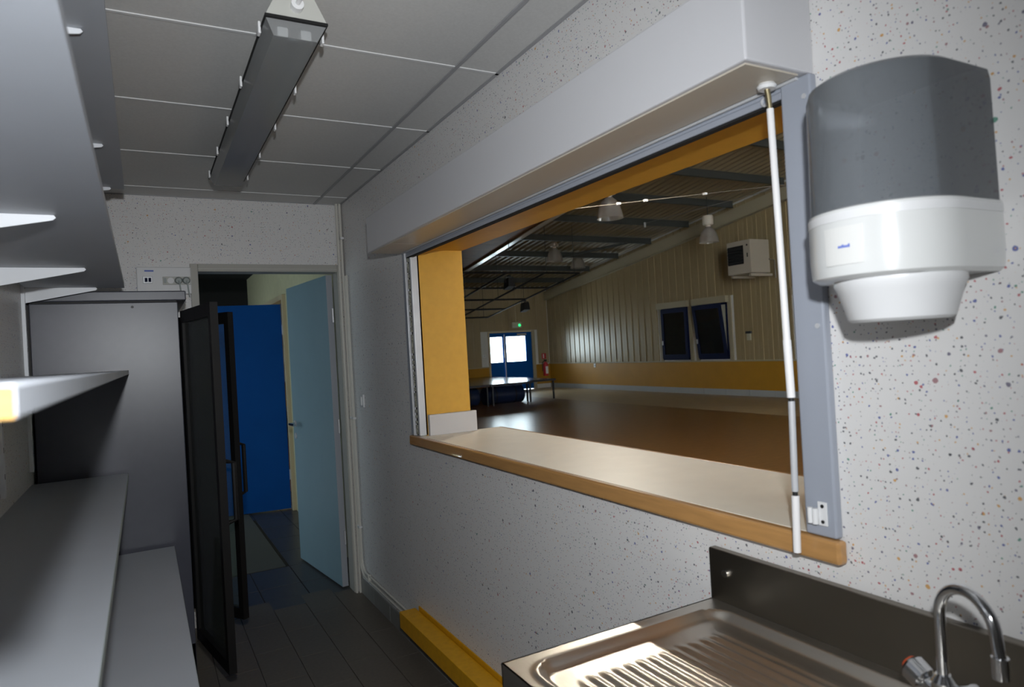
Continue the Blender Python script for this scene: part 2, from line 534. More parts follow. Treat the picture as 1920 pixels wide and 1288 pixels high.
pl = thing('shutter_guide', 'grey upright shutter guide with black brush slot at the far end', 'shutter guide', (XW, 3.1, 1.092), 'upright shutter guides of the hatch')
MB().box((XW-0.020, 3.102, 1.094), (XW, 3.132, 1.985), 0.003).build('guide_rail', 'alu_grey', pl)
MB().box((XW-0.021, 3.093, 1.094), (XW-0.002, 3.102, 1.985), 0.001).build('front_flange', 'alu_light', pl)
MB().box((XW-0.004, OY1, 1.094), (1.16, 3.093, 1.985)).build('brush_slot', 'rubber', pl, smooth=False)
bs = MB()
zz = 1.10
while zz < 1.98:
    bs.box((XW-0.012, 3.080+random.uniform(-0.003, 0.003), zz), (XW-0.004, 3.086+random.uniform(-0.002, 0.004), zz+random.uniform(0.012, 0.03)))
    zz += 0.026
b_ = bs.build('brush_hair', 'brush', pl, smooth=False)
b_['kind'] = 'stuff'
MB().box((XW-0.008, 3.046, 1.094), (1.185, 3.066, 1.985), 0.002).build('inner_flange', 'alu_light', pl)

BX0, BZ0, BZ1, BY0, BY1 = 0.967, 1.982, 2.152, 0.837, 3.149
bx = thing('shutter_casing', 'long white roller shutter casing above the hatch', 'shutter casing', (1.05, 2.0, BZ0))
MB().box((BX0, BY0, BZ0), (XW, BY1, BZ1), 0.004).build('casing', 'boxwhite', bx)
MB().box((BX0+0.012, BY0+0.012, BZ0-0.003), (XW-0.03, 2.84, BZ0+0.001), 0.001).build('bottom_cover', 'boxbeige', bx)
MB().box((BX0+0.012, 2.845, BZ0-0.003), (XW-0.03, BY1-0.012, BZ0+0.001), 0.001).build('bottom_cover', 'boxbeige', bx)
MB().box((XW-0.026, BY0+0.02, BZ0-0.007), (XW-0.018, BY1-0.03, BZ0-0.0005), 0.002).build('bottom_lip', 'alu_light', bx)
shu = thing('roller_shutter', 'raised grey roller shutter end slat under the white casing', 'roller shutter', (1.15, 2.0, 1.93))
MB().box((XW-0.014, 0.902, 1.9695), (XW+0.006, 3.092, 1.9815), 0.002).build('slat', 'alu_grey', shu)
MB().box((XW-0.015, 0.902, 1.955), (XW+0.008, 3.092, 1.969), 0.002).build('end_slat', 'alu_grey', shu)
MB().box((XW-0.012, 0.902, 1.950), (XW+0.006, 3.092, 1.955)).build('rubber_seal', 'rubber', shu, smooth=False)
MB().tube(arc((XW-0.017, 0.940, 1.962), 0.0075, 0, 2*math.pi, 18, ((0, 1, 0), (0, 0, 1))), 0.0032, 8, cap=False).build('lock_ring', 'alu_light', shu)

# crank rod
rd = thing('crank_rod', 'white folding crank rod hanging from the shutter casing', 'crank rod', (1.10, 0.9, 1.06))
MB().lathe([(0.0, 0.0), (0.016, 0.0), (0.019, 0.006), (0.012, 0.016), (0.0, 0.016)], (1.096, 0.902, 1.968), 20).build('socket', 'white', rd)
MB().tube([(1.096, 0.902, 1.97), (1.098, 0.901, 1.955), (1.100, 0.9005, 1.925)], [0.0055, 0.0055, 0.0045], 10).build('universal_joint', 'brass', rd)
MB().tube([(1.100, 0.9005, 1.93), (1.100, 0.893, 1.476)], 0.0068, 16).build('upper_tube', 'rodwhite', rd)
MB().tube([(1.100, 0.893, 1.476), (1.100, 0.891, 1.364)], 0.0078, 16).build('grip_tube', 'rodwhite', rd)
MB().tube([(1.100, 0.891, 1.364), (1.100, 0.891, 1.357)], 0.0055, 12).build('pivot', 'black', rd)
MB().tube([(1.100, 0.891, 1.357), (1.100, 0.895, 1.181)], 0.0064, 16).build('lower_tube', 'alu_light', rd)
MB().tube([(1.100, 0.895, 1.181), (1.100, 0.895, 1.173)], 0.0050, 12).build('pivot', 'black', rd)
MB().tube([(1.100, 0.895, 1.173), (1.100, 0.898, 1.062)], 0.0074, 16).build('handle_grip', 'rodwhite', rd)

# ------------------------------------------------------------------ paper towel dispenser
dp = thing('towel_dispenser', 'wall mounted paper towel dispenser with smoked top and white body', 'dispenser', (XW, 0.645, 1.5))
DC, DR = (1.045, 0.645), 0.112


def dshape(cx, cy, r, n=28, xw=XW-0.001):
    pts = [(xw, cy-r)]
    for i in range(n+1):
        a = -math.pi/2 - math.pi*i/n
        pts.append((cx + r*math.cos(a), cy + r*math.sin(a)))
    pts.append((xw, cy+r))
    return pts


def dsolid(prof, cx, cy, cap0=True, cap1=True, xw=XW-0.001):
    """stack of D outlines, profile = (radius, z, centre shift)"""
    mb = MB()
    rings = []
    for r, z, dx in prof:
        rings.append([mb.bm.verts.new((px, py, z)) for px, py in dshape(cx+dx, cy, r, xw=xw)])
    n = len(rings[0])
    for a, b in zip(rings, rings[1:]):
        for k in range(n):
            mb.bm.faces.new((a[k], a[(k+1) % n], b[(k+1) % n], b[k]))
    if cap0:
        mb.bm.faces.new(rings[0][::-1])
    if cap1:
        mb.bm.faces.new(rings[-1])
    return mb


dsolid([(DR-0.001, 1.672, 0), (DR-0.004, 1.86, 0), (DR-0.007, 1.875, 0.002), (DR-0.016, 1.882, 0.004)], *DC, cap0=False).build('smoked_cover', 'smoke', dp)
dsolid([(DR-0.006, 1.566, 0.004), (DR+0.001, 1.572, 0), (DR+0.003, 1.600, 0), (DR+0.002, 1.672, 0), (DR-0.005, 1.676, 0)], *DC).build('body', 'whitegloss', dp)
dsolid([(DR-0.004, 1.655, 0), (DR+0.0035, 1.655, 0), (DR+0.0035, 1.668, 0), (DR-0.004, 1.668, 0)], *DC).build('seam_band', 'white', dp)
MB().lathe([(0.068, 1.50), (0.074, 1.504), (0.087, 1.548), (0.092, 1.558), (0.092, 1.566)], (DC[0]-0.004, DC[1]-0.014, 0), 36, closed=True).build('outlet_chin', 'white', dp)
mb = MB()
for i in range(9):
    a0 = math.pi + 0.10 - 0.06*(i-4) - 0.14
    for (z0, z1) in ((1.588, 1.645),):
        a1 = a0 + 0.06
        r0, r1 = DR+0.0005, DR+0.0042
        mb.hexa([(DC[0]+r0*math.cos(a0), DC[1]+r0*math.sin(a0), z0), (DC[0]+r1*math.cos(a0), DC[1]+r1*math.sin(a0), z0),
                 (DC[0]+r1*math.cos(a1), DC[1]+r1*math.sin(a1), z0), (DC[0]+r0*math.cos(a1), DC[1]+r0*math.sin(a1), z0)],
                [(DC[0]+r0*math.cos(a0), DC[1]+r0*math.sin(a0), z1), (DC[0]+r1*math.cos(a0), DC[1]+r1*math.sin(a0), z1),
                 (DC[0]+r1*math.cos(a1), DC[1]+r1*math.sin(a1), z1), (DC[0]+r0*math.cos(a1), DC[1]+r0*math.sin(a1), z1)])
lab = mb.build('label_panel', 'label', dp)
lm = MB()
for i in range(6):
    a0 = math.pi + 0.10 - 0.028*i
    a1 = a0 - 0.022
    r0, r1 = DR+0.004, DR+0.0046
    z0, z1 = 1.6130, 1.6165 + (0.0016 if i in (0, 3) else 0)
    lm.hexa([(DC[0]+r0*math.cos(a0), DC[1]+r0*math.sin(a0), z0), (DC[0]+r1*math.cos(a0), DC[1]+r1*math.sin(a0), z0),
             (DC[0]+r1*math.cos(a1), DC[1]+r1*math.sin(a1), z0), (DC[0]+r0*math.cos(a1), DC[1]+r0*math.sin(a1), z0)],
            [(DC[0]+r0*math.cos(a0), DC[1]+r0*math.sin(a0), z1), (DC[0]+r1*math.cos(a0), DC[1]+r1*math.sin(a0), z1),
             (DC[0]+r1*math.cos(a1), DC[1]+r1*math.sin(a1), z1), (DC[0]+r0*math.cos(a1), DC[1]+r0*math.sin(a1), z1)])
lm.build('blue_lettering', 'blueprint', lab, smooth=False)
MB().box((XW-0.018, DC[1]+DR-0.002, 1.628), (XW-0.008, DC[1]+DR+0.010, 1.640), 0.002).build('hinge_lug', 'white', dp)

# ------------------------------------------------------------------ stainless sink
SK = 0.886
SX0, SX1, SY0, SY1 = 0.577, 1.130, -0.55, 1.168
sn = thing('sink_unit', 'stainless steel sink with ribbed draining board under the hatch', 'sink', (0.85, 0.4, 0.0))


def sdrr(px, py, x0, x1, y0, y1, r):
    qx = abs(px-(x0+x1)/2) - (x1-x0)/2 + r
    qy = abs(py-(y0+y1)/2) - (y1-y0)/2 + r
    return math.hypot(max(qx, 0), max(qy, 0)) + min(max(qx, qy), 0) - r


def ss(a, b, t):
    t = min(max((t-a)/(b-a), 0), 1)
    return t*t*(3-2*t)


def sink_h(px, py):
    d = sdrr(px, py, 0.612, 1.095, 0.16, 1.120, 0.05)
    z = 0.004*math.exp(-((d-0.004)/0.006)**2) - 0.013*ss(0.0, -0.022, d)
    # ribs along the board
    inner = sdrr(px, py, 0.660, 1.045, 0.30, 1.055, 0.03)
    k = ss(0.0, -0.03, inner)
    z += 0.0042*k*(0.5 - 0.5*math.cos(2*math.pi*(px-0.660)/0.0275))
    bo = sdrr(px, py, 0.65, 1.03, -0.42, 0.08, 0.06)
    z -= 0.15*ss(0.0, -0.035, bo)
    return z


mb = MB()
nx, ny = 168, 150
xs = [SX0 + (SX1-SX0)*i/nx for i in range(nx+1)]
ysk = [SY1 - (SY1-SY0)*(j/ny)**1.25 for j in range(ny+1)]
grid = [[mb.bm.verts.new((px, py, SK+sink_h(px, py))) for py in ysk] for px in xs]
for i in range(nx):
    for j in range(ny):
        mb.bm.faces.new((grid[i][j], grid[i+1][j], grid[i+1][j+1], grid[i][j+1]))
o = mb.build('drainer_top', 'steel', sn)
o.data.polygons.foreach_set('use_smooth', [True]*len(o.data.polygons))
MB().box((SX0, SY0, SK-0.045), (SX0+0.004, SY1, SK)).build('front_apron', 'steel', sn, smooth=False)
MB().box((SX0, SY1-0.004, SK-0.045), (SX1, SY1, SK)).build('side_apron', 'steel', sn, smooth=False)
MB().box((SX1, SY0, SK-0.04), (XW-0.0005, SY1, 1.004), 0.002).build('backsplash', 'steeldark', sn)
MB().tube([(SX1, 1.118, 0.955), (SX1-0.006, 1.118, 0.955)], 0.0085, 16).build('bolt', 'chrome', sn)
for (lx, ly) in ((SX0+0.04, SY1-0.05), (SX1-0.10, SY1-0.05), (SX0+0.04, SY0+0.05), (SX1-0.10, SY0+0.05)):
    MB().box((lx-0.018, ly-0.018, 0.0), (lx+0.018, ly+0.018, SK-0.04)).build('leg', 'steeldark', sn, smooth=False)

fa = thing('mixer_tap', 'chrome swan neck mixer tap with two handles on the sink', 'tap', (1.02, 0.56, SK))
FX, FY = 1.0, 0.575
MB().lathe([(0.024, -0.012), (0.024, 0.006), (0.017, 0.012), (0.015, 0.06), (0.017, 0.065), (0.017, 0.085), (0.010, 0.095)], (FX, FY, SK), 24, closed=True).build('tap_body', 'chrome', fa)
sd = Vector((-0.10, -0.28, 0)).normalized()
sp = [Vector((FX, FY, SK+0.085)), Vector((FX, FY, SK+0.13)), Vector((FX, FY, SK+0.175))]
sp += arc(Vector((FX, FY, SK+0.185)) + sd*0.048, 0.048, math.pi, 0.05, 16, (sd, (0, 0, 1)))
sp += [sp[-1] + Vector((0, 0, -0.03)) + sd*0.004]
MB().tube(sp, 0.0078, 16).build('spout', 'chrome', fa)
MB().tube([sp[-1] + Vector((0, 0, 0.006)), sp[-1] + Vector((0, 0, -0.022))], 0.0105, 16).build('spout_nozzle', 'chrome', fa)
side = Vector((0.25, 1.0, 0)).normalized()
for sgn, cap in ((1, 'redcap'), (-1, 'bluecap')):
    p0 = Vector((FX, FY, SK+0.058))
    d = (side*sgn + Vector((0, 0, 0.45))).normalized()
    h_ = MB().tube([p0, p0+d*0.030, p0+d*0.034, p0+d*0.058, p0+d*0.064], [0.011, 0.011, 0.020, 0.021, 0.015], 16).build('tap_handle', 'chrome', fa)
    MB().tube([p0+d*0.0635, p0+d*0.068], [0.013, 0.012], 14).build('handle_cap', cap, h_)

# ------------------------------------------------------------------ yellow duct, conduits, switch
dc = thing('pipe_duct', 'yellow painted metal pipe casing low along the hatch wall', 'pipe casing', (1.1, 2.0, 0.13))
MB().box((1.058, 1.20, 0.132), (XW-0.0095, 3.25, 0.212), 0.002).build('casing', 'ductyel', dc)
MB().box((XW-0.006, 1.20, 0.10), (XW-0.0005, 3.21, 0.232), 0.001).build('wall_flange', 'ductyel', dc)
cdt = thing('conduit_pair', 'pair of cream vertical conduits in the corner beside the doorway', 'conduit', (1.13, 4.25, 0))
for xx, yy in ((1.118, 4.252), (1.137, 4.245)):
    MB().tube([(xx, yy, 0.0), (xx, yy, ZC-0.001)], 0.0085, 14).build('conduit', 'pipe', cdt)
MB().box((1.128, 4.225, 2.235), (XW-0.001, 4.262, 2.25), 0.003).build('saddle_clip', 'white', cdt)
MB().box((1.128, 4.225, 1.10), (XW-0.001, 4.262, 1.115), 0.003).build('saddle_clip', 'white', cdt)
pp = thing('heating_pipes', 'two thin pale pipes bending along the wall above the skirting', 'pipe', (1.14, 4.1, 0.1))
for k in (0, 1):
    yv = 4.205 - 0.030*k
    zh = 0.128 + 0.030*k
    pts = [(XW-0.012, yv, 2.0), (XW-0.012, yv, 1.0), (XW-0.012, yv, zh+0.08)]
    pts += [(XW-0.012, yv-0.08+0.08*math.cos(t), zh+0.08-0.08*math.sin(t)) for t in [math.pi/2*i/8 for i in range(1, 9)]]
    pts += [(XW-0.012, 3.24, zh)]
    MB().tube(pts, 0.0065, 12).build('pipe', 'pipe', pp)
for zz in (0.42, 1.1):
    MB().box((XW-0.022, 4.165, zz), (XW-0.001, 4.215, zz+0.014), 0.003).build('pipe_clip', 'white', pp)
MB().box((XW-0.021, 4.03, 0.120), (XW-0.001, 4.045, 0.166), 0.003).build('pipe_clip', 'pipe', pp)
sw = thing('light_switch', 'small white rocker light switch on the wall near the doorway', 'light switch', (XW, 4.0, 1.22))
MB().box((XW-0.012, 3.962, 1.183), (XW-0.0005, 4.036, 1.262), 0.004).build('switch_plate', 'white', sw)
MB().box((XW-0.020, 3.982, 1.196), (XW-0.011, 4.014, 1.248), 0.003).build('rocker', 'white', sw)

# ------------------------------------------------------------------ doorway frame and pale blue door
df = thing('trim_5', 'stone grey metal frame around the open kitchen doorway', 'door frame', (0.7, YW, 0), kind='structure')
for a, b in (((DX0-0.042, YW-0.012, 0.0), (DX0, YW+0.11, DZ+0.045)), ((DX1, YW-0.012, 0.0), (DX1+0.024, YW+0.11, DZ+0.045)), ((DX0, YW-0.012, DZ), (DX1, YW+0.11, DZ+0.045))):
    MB().box(a, b, 0.003).build('frame_member', 'frame', df)
MB().box((DX0-0.001, YW-0.016, DZ+0.014), (DX1, YW-0.010, DZ+0.018)).build('frame_bead', 'lampgrey', df, smooth=False)

d1 = thing('door_1', 'pale blue kitchen door standing open into the corridor', 'door', (1.078, 4.392, 0), kind='structure')
d1.rotation_euler = (0, 0, math.radians(6.5))
bpy.context.view_layer.update()


def local(parent, mb, name, m, smooth=True, sub=None):
    o = mb.build(name, m, None, smooth)
    o.parent = sub if sub else parent
    return o


lf = local(d1, MB().box((-0.018, 0.0, 0.010), (0.022, 0.845, DZ-0.005), 0.002), 'door_leaf', 'doorblue')
local(d1, MB().box((-0.0175, -0.003, 0.010), (0.0215, 0.001, DZ-0.005)), 'leaf_edge', 'dooredge', False)
for zz in (0.28, 1.0, 1.72):
    local(d1, MB().tube([(0.014, -0.010, zz), (0.014, -0.010, zz+0.09)], 0.007, 10), 'hinge', 'alu_light')
hd = local(d1, MB().tube([(-0.018, 0.790, 1.02), (-0.024, 0.790, 1.02)], 0.024, 16), 'handle_rose', 'alu_light')
local(d1, MB().tube([(-0.024, 0.790, 1.02), (-0.058, 0.790, 1.02), (-0.066, 0.780, 1.02), (-0.066, 0.665, 1.02)], 0.009, 10), 'handle_lever', 'chrome', True, hd)
kr = local(d1, MB().tube([(-0.018, 0.790, 0.93), (-0.023, 0.790, 0.93)], 0.022, 16), 'key_rose', 'alu_light')

# electric trunking above the cooler
tk = thing('socket_trunking', 'white wall trunking with sockets and plugs above the dark cooler', 'socket strip', (0.12, YW, 2.0))
MB().box((-0.01, YW-0.045, 1.900), (0.262, YW-0.0005, 2.052), 0.004).build('trunking', 'white', tk)
MB().box((0.030, YW-0.048, 2.026), (0.075, YW-0.045, 2.034)).build('blue_sticker', 'blueprint', tk, smooth=False)
MB().box((0.020, YW-0.050, 1.960), (0.068, YW-0.045, 2.000), 0.002).build('switch_module', 'alu_light', tk)
for xx in (0.030, 0.048):
    MB().box((xx, YW-0.056, 1.968), (xx+0.013, YW-0.050, 1.990), 0.001).build('breaker_switch', 'navy', tk)
MB().box((0.118, YW-0.050, 1.952), (0.258, YW-0.045, 1.998), 0.002).build('socket_module', 'lampgrey', tk)
MB().box((0.124, YW-0.054, 1.962), (0.136, YW-0.050, 1.990), 0.001).build('socket_switch', 'gasket', tk)
for xx in (0.158,):
    MB().tube([(xx, YW-0.0505, 1.975), (xx, YW-0.053, 1.975)], 0.017, 16).build('socket_outlet', 'white', tk)
for xx in (0.197, 0.236):
    pg = MB().tube([(xx, YW-0.050, 1.975), (xx, YW-0.066, 1.975), (xx, YW-0.082, 1.972)], [0.020, 0.020, 0.014], 16).build('plug', 'gasket', tk)
    MB().tube([(xx, YW-0.080, 1.972), (xx+0.004, YW-0.092, 1.950), (xx+0.012, YW-0.080, 1.88)], 0.004, 8).build('plug_cable', 'gasket', pg)

# ------------------------------------------------------------------ batten lamp on the ceiling
la = thing('batten_lamp', 'grey waterproof twin tube batten lamp under the ceiling, unlit', 'ceiling lamp', (0.4, 2.6, ZC))
LX, LY0, LY1, LZ = 0.392, 1.775, 3.46, 2.335


def ytrap(xa0, xa1, z0, xb0, xb1, z1, y0, y1, inset=0.0):
    return MB().hexa([(xa0, y0+inset, z0), (xa1, y0+inset, z0), (xa1, y1-inset, z0), (xa0, y1-inset, z0)],
                     [(xb0, y0, z1), (xb1, y0, z1), (xb1, y1, z1), (xb0, y1, z1)])


ytrap(LX-0.078, LX+0.078, LZ+0.040, LX-0.045, LX+0.045, LZ+0.105, LY0, LY1).build('housing', 'lampgrey', la)
MB().box((LX-0.080, LY0-0.004, LZ+0.034), (LX+0.080, LY1+0.004, LZ+0.042), 0.002).build('gasket_rim', 'rubber', la)
ytrap(LX-0.056, LX+0.056, LZ, LX-0.076, LX+0.076, LZ+0.034, LY0+0.006, LY1-0.006, 0.02).build('lens', 'lens', la)
MB().box((LX-0.062, LY0+0.10, LZ+0.030), (LX+0.062, LY1-0.14, LZ+0.0335)).build('gear_tray', 'reflector', la, smooth=False)
for s in (-1, 1):
    MB().tube([(LX+s*0.030, LY0+0.10, LZ+0.019), (LX+s*0.030, LY1-0.15, LZ+0.019)], 0.010, 12).build('fluorescent_tube', 'tube', la)
    MB().box((LX+s*0.030-0.014, LY0+0.035, LZ+0.006), (LX+s*0.030+0.014, LY0+0.10, LZ+0.031), 0.003).build('tube_holder', 'lampwhite', la)
    MB().box((LX+s*0.030-0.014, LY1-0.15, LZ+0.006), (LX+s*0.030+0.014, LY1-0.09, LZ+0.031), 0.003).build('tube_holder', 'lampwhite', la)
    for k in range(5):
        yy = LY0 + 0.08 + (LY1-LY0-0.16)*k/4
        MB().box((LX+s*0.079, yy-0.012, LZ+0.020), (LX+s*0.086, yy+0.012, LZ+0.052), 0.002).build('clip', 'lampwhite', la)
for yy in (LY0+0.20, LY1-0.25):
    MB().box((LX-0.03, yy-0.02, LZ+0.10), (LX+0.03, yy+0.02, ZC-0.002)).build('ceiling_bracket', 'lampgrey', la, smooth=False)
MB().tube([(LX, LY0+0.004, LZ+0.07), (LX, LY0-0.02, LZ+0.072)], 0.016, 14).build('cable_gland', 'lampwhite', la)
MB().tube([(LX, LY0-0.02, LZ+0.072), (LX+0.004, LY0-0.06, LZ+0.08), (LX+0.006, LY0-0.08, ZC-0.002)], 0.006, 10).build('lamp_cable', 'lampwhite', la)

# ------------------------------------------------------------------ shelving on the left wall
SE = 3.36
upr = []
for k, yy in enumerate((0.90, 1.80, 2.70, 3.335)):
    u = thing('shelf_upright', ['white slotted shelf upright nearest the camera', 'white slotted shelf upright second from the camera', 'white slotted shelf upright third from the camera',
                                'white slotted shelf upright beside the dark cooler'][k], 'shelf upright', (XL, yy, 1.1), 'slotted uprights of the left shelving')
    MB().box((XL+0.0005, yy-0.013, 1.10), (XL+0.014, yy+0.013, 2.38), 0.001).build('rail', 'bracket', u, smooth=False)
    for j in range(14):
        zz = 1.16 + 0.085*j
        MB().box((XL+0.0135, yy-0.006, zz), (XL+0.0148, yy-0.003, zz+0.018)).build('slot', 'rubber', u, smooth=False)
shelves = [
    ('lowest of the two high light grey shelves, lit from below', -0.055, 1.845, 0.022, 0.40, -0.155, True),
    ('highest light grey shelf just under the ceiling tiles', -0.036, 2.275, 0.022, 0.40, -0.085, True),
    ('light grey shelf at eye level with raw chipboard near end', -0.056, 1.4705, 0.017, 0.41, -0.20, True),
]
for lab_, xf, zb, th, y0, tipx, brk in shelves:
    s = thing('wall_shelf', lab_, 'shelf', (XL, 1.9, zb), 'wall shelves above the low worktops')
    MB().box((XL+0.016, y0+0.002, zb), (xf, SE, zb+th), 0.001).build('shelf_board', 'melamine', s, smooth=False)
    if zb < 1.5:
        MB().box((XL+0.016, y0-0.001, zb+0.0005), (xf-0.0005, y0+0.002, zb+th-0.0005)).build('raw_end', 'chip', s, smooth=False)
    for yy in (0.90, 1.80, 2.70, 3.335):
        t = 0.0018 if zb > 1.5 else 0.0015
        hgt = 0.062 if zb > 1.5 else 0.03
        mb = MB()
        poly = [(XL+0.0145, zb-0.0005), (tipx-0.004, zb-0.0005), (tipx, zb-0.006), (tipx-0.006, zb-0.012), (XL+0.0145, zb-hgt)]
        mb.hexa([(px, yy-t, pz) for px, pz in poly], [(px, yy+t, pz) for px, pz in poly])
        mb.build('bracket', 'bracket', s)
# two low worktops under the shelves
for lab_, xf, zt, th in (('pale grey upper worktop on the left, narrower one', -0.078, 1.045, 0.022),
                         ('pale grey lower worktop on the left, wider one', 0.083, 0.700, 0.030)):
    s = thing('worktop', lab_, 'worktop', (XL, 1.9, zt-th), 'worktops under the wall shelves')
    MB().box((XL+0.0005, 0.40, zt-th), (xf, SE, zt), 0.001).build('worktop_board', 'melamine', s, smooth=False)
    MB().box((xf, 0.40, zt-th), (xf+0.001, SE, zt)).build('edge_strip', 'gasket', s, smooth=False)
    if zt < 0.8:
        for yy in (0.45, 1.85, 3.33):
            MB().box((XL+0.001, yy-0.012, 0.0), (xf-0.06, yy+0.012, zt-th)).build('support_panel', 'fridge', s, smooth=False)
    else:
        for yy in (0.45, 1.85, 3.33):
            mb = MB()
            poly = [(XL+0.0005, zt-th-0.0005), (xf-0.10, zt-th-0.0005), (xf-0.10, zt-th-0.02), (XL+0.0005, zt-th-0.20)]
            mb.hexa([(px, yy-0.006, pz) for px, pz in poly], [(px, yy+0.006, pz) for px, pz in poly])
            mb.build('bracket', 'bracket', s)

# ------------------------------------------------------------------ glass door cooler
FRX0, FRX1, FRY0, FRY1 = XL+0.015, 0.150, 3.405, 4.225
co = thing('display_cooler', 'tall charcoal display cooler with two glass doors swung open', 'refrigerator', (-0.1, 3.8, 0))
MB().box((FRX0, FRY0, 0.06), (FRX1, FRY0+0.03, 1.785), 0.003).build('side_panel', 'fridge', co)
MB().box((FRX0, FRY1-0.03, 0.06), (FRX1, FRY1, 1.785), 0.003).build('side_panel', 'fridge', co)
MB().box((FRX0, FRY0+0.03, 0.06), (FRX0+0.02, FRY1-0.03, 1.785)).build('back_panel', 'fridgein', co, smooth=False)
MB().box((FRX0, FRY0, 1.792), (FRX1+0.036, FRY1, 1.836), 0.005).build('top_cap', 'fridge', co)
MB().box((FRX0+0.004, FRY0+0.004, 1.755), (FRX1-0.004, FRY1-0.004, 1.792)).build('top_rail', 'blackframe', co, smooth=False)
MB().box((FRX0, FRY0, 0.06), (FRX1, FRY1, 0.24), 0.003).build('plinth', 'blackframe', co)
MB().box((FRX1-0.05, 3.80, 0.24), (FRX1, 3.83, 1.755)).build('centre_mullion', 'blackframe', co, smooth=False)
for zz in (0.55, 0.85, 1.15, 1.45):
    mb = MB()
    mb.tube([(FRX1-0.03, FRY0+0.035, zz), (FRX1-0.03, FRY1-0.035, zz)], 0.004, 6)
    mb.tube([(FRX0+0.04, FRY0+0.035, zz), (FRX0+0.04, FRY1-0.035, zz)], 0.004, 6)
    for k in range(16):
        yy = FRY0+0.05+(FRY1-FRY0-0.1)*k/15
        mb.tube([(FRX1-0.03, yy, zz+0.003), (FRX0+0.04, yy, zz+0.003)], 0.002, 6)
    mb.build('wire_shelf', 'gasket', co)
for xx in (FRX0+0.05, FRX1-0.05):
    for yy in (FRY0+0.05, FRY1-0.05):
        MB().tube([(xx, yy, 0.0), (xx, yy, 0.06)], 0.02, 10).build('foot', 'blackframe', co)
MB().tube([(-0.03, FRY0, 1.765), (-0.03, FRY0-0.0015, 1.765)], 0.006, 12).build('screw', 'black', co)


def cooler_door(hinge, ang, width):
    z0, z1 = 0.255, 1.742
    d = Vector((math.cos(ang), math.sin(ang), 0))
    n = Vector((-d.y, d.x, 0))
    t = 0.015

    def bar(a0, a1, za, zb, tt=t, off=0.0):
        h = Vector((hinge[0], hinge[1], 0)) + n*off
        return MB().hexa([(*(h+d*a0-n*tt).xy, za), (*(h+d*a1-n*tt).xy, za), (*(h+d*a1+n*tt).xy, za), (*(h+d*a0+n*tt).xy, za)],
                         [(*(h+d*a0-n*tt).xy, zb), (*(h+d*a1-n*tt).xy, zb), (*(h+d*a1+n*tt).xy, zb), (*(h+d*a0+n*tt).xy, zb)])
    fr = bar(0, 0.030, z0, z1).build('door_stile', 'blackframe', co, smooth=False)
    bar(width-0.032, width, z0, z1).build('door_stile', 'blackframe', co, smooth=False)
    bar(0.030, width-0.032, z0, z0+0.050).build('door_rail', 'blackframe', co, smooth=False)
    bar(0.030, width-0.032, z1-0.055, z1).build('door_rail', 'blackframe', co, smooth=False)
    bar(0.028, width-0.030, z0+0.048, z1-0.053, 0.003).build('glass_pane', 'fridgeglass', co, smooth=False)
    for (a0, a1, za, zb) in ((0.030, 0.040, z0+0.05, z1-0.055), (width-0.042, width-0.032, z0+0.05, z1-0.055)):
        bar(a0, a1, za, zb, 0.006, 0.012).build('gasket_strip', 'gasket', co, smooth=False)
    # grip handle on the closing stile
    h = Vector((hinge[0], hinge[1], 0)) + d*(width-0.02)
    sgn = 1
    p = [h + n*(sgn*t)]
    a = h + n*(sgn*t)
    b = h + n*(sgn*(t+0.035))
    pts = [(a.x, a.y, 1.10), (b.x, b.y, 1.09), (b.x, b.y, 0.86), (a.x, a.y, 0.85)]
    MB().tube(pts, 0.010, 8).build('door_handle', 'blackframe', co)


cooler_door((0.172, 3.41), math.radians(-80), 0.49)
cooler_door((0.175, 3.86), math.radians(-59), 0.40)

# ------------------------------------------------------------------ corridor behind the doorway
CX0, CY1, CZ = -1.6, 9.6, 2.6
w = MB()
w.box((1.27, YW+0.1, -0.05), (XH, 6.96, CZ+0.1))
w.box((1.27, 8.16, -0.05), (XH, CY1, CZ+0.1))
w.box((1.27, 6.96, 2.145), (XH, 8.16, CZ+0.1))
w.box((1.36, YW+0.1, CZ+0.1), (XH, YF, 7.0))
w.box((1.36, CY1, -0.05), (XH, YF, CZ+0.1))
tag(w.build('wall_corridor_right', 'cream', smooth=False), 'cream painted corridor wall with a doorway behind the blue door', 'wall', kind='structure')
w = MB()
w.box((CX0-0.1, YW+0.1, -0.05), (CX0, 5.0, CZ+0.1))
w.box((CX0-0.1, 9.0, -0.05), (CX0, CY1, CZ+0.1))
w.box((CX0-0.1, 5.0, 2.5), (CX0, 9.0, CZ+0.1))
tag(w.build('wall_corridor_left', 'cream', smooth=False), 'cream corridor wall with the glazed entrance', 'wall', kind='structure')
tag(MB().box((CX0, CY1, -0.05), (1.27, CY1+0.1, CZ+0.1)).build('wall_corridor_end', 'dark', smooth=False), 'far end of the corridor, shade put into its dark colour', 'wall', kind='structure')
tag(MB().box((CX0-0.1, YW+0.1, CZ), (1.36, CY1+0.1, CZ+0.1)).build('ceiling_corridor', 'dark', smooth=False), 'corridor ceiling, shade put into its dark colour', 'ceiling', kind='structure')
tag(MB().box((XL-1.4, YW, -0.05), (XL-0.2, YW+0.1, 2.7)).build('wall_corridor_near', 'cream', smooth=False), 'near wall of the corridor left of the kitchen', 'wall', kind='structure')
cf = MB().box((CX0, YW+0.1, -0.06), (XH, CY1, -0.006)).build('floor_corridor', 'grout', smooth=False)
tag(cf, 'dark blue-grey tiled corridor floor', 'floor', kind='structure')
ctm = mesh_of(MB().box((0.003, 0.003, -0.02), (0.267, 0.417, -0.0005), 0.001), 'floor_tile', M['ctile'])
ctm_cut = mesh_of(MB().box((0.003, 0.003, -0.02), (0.136, 0.417, -0.0005), 0.001), 'floor_tile', M['ctile'])
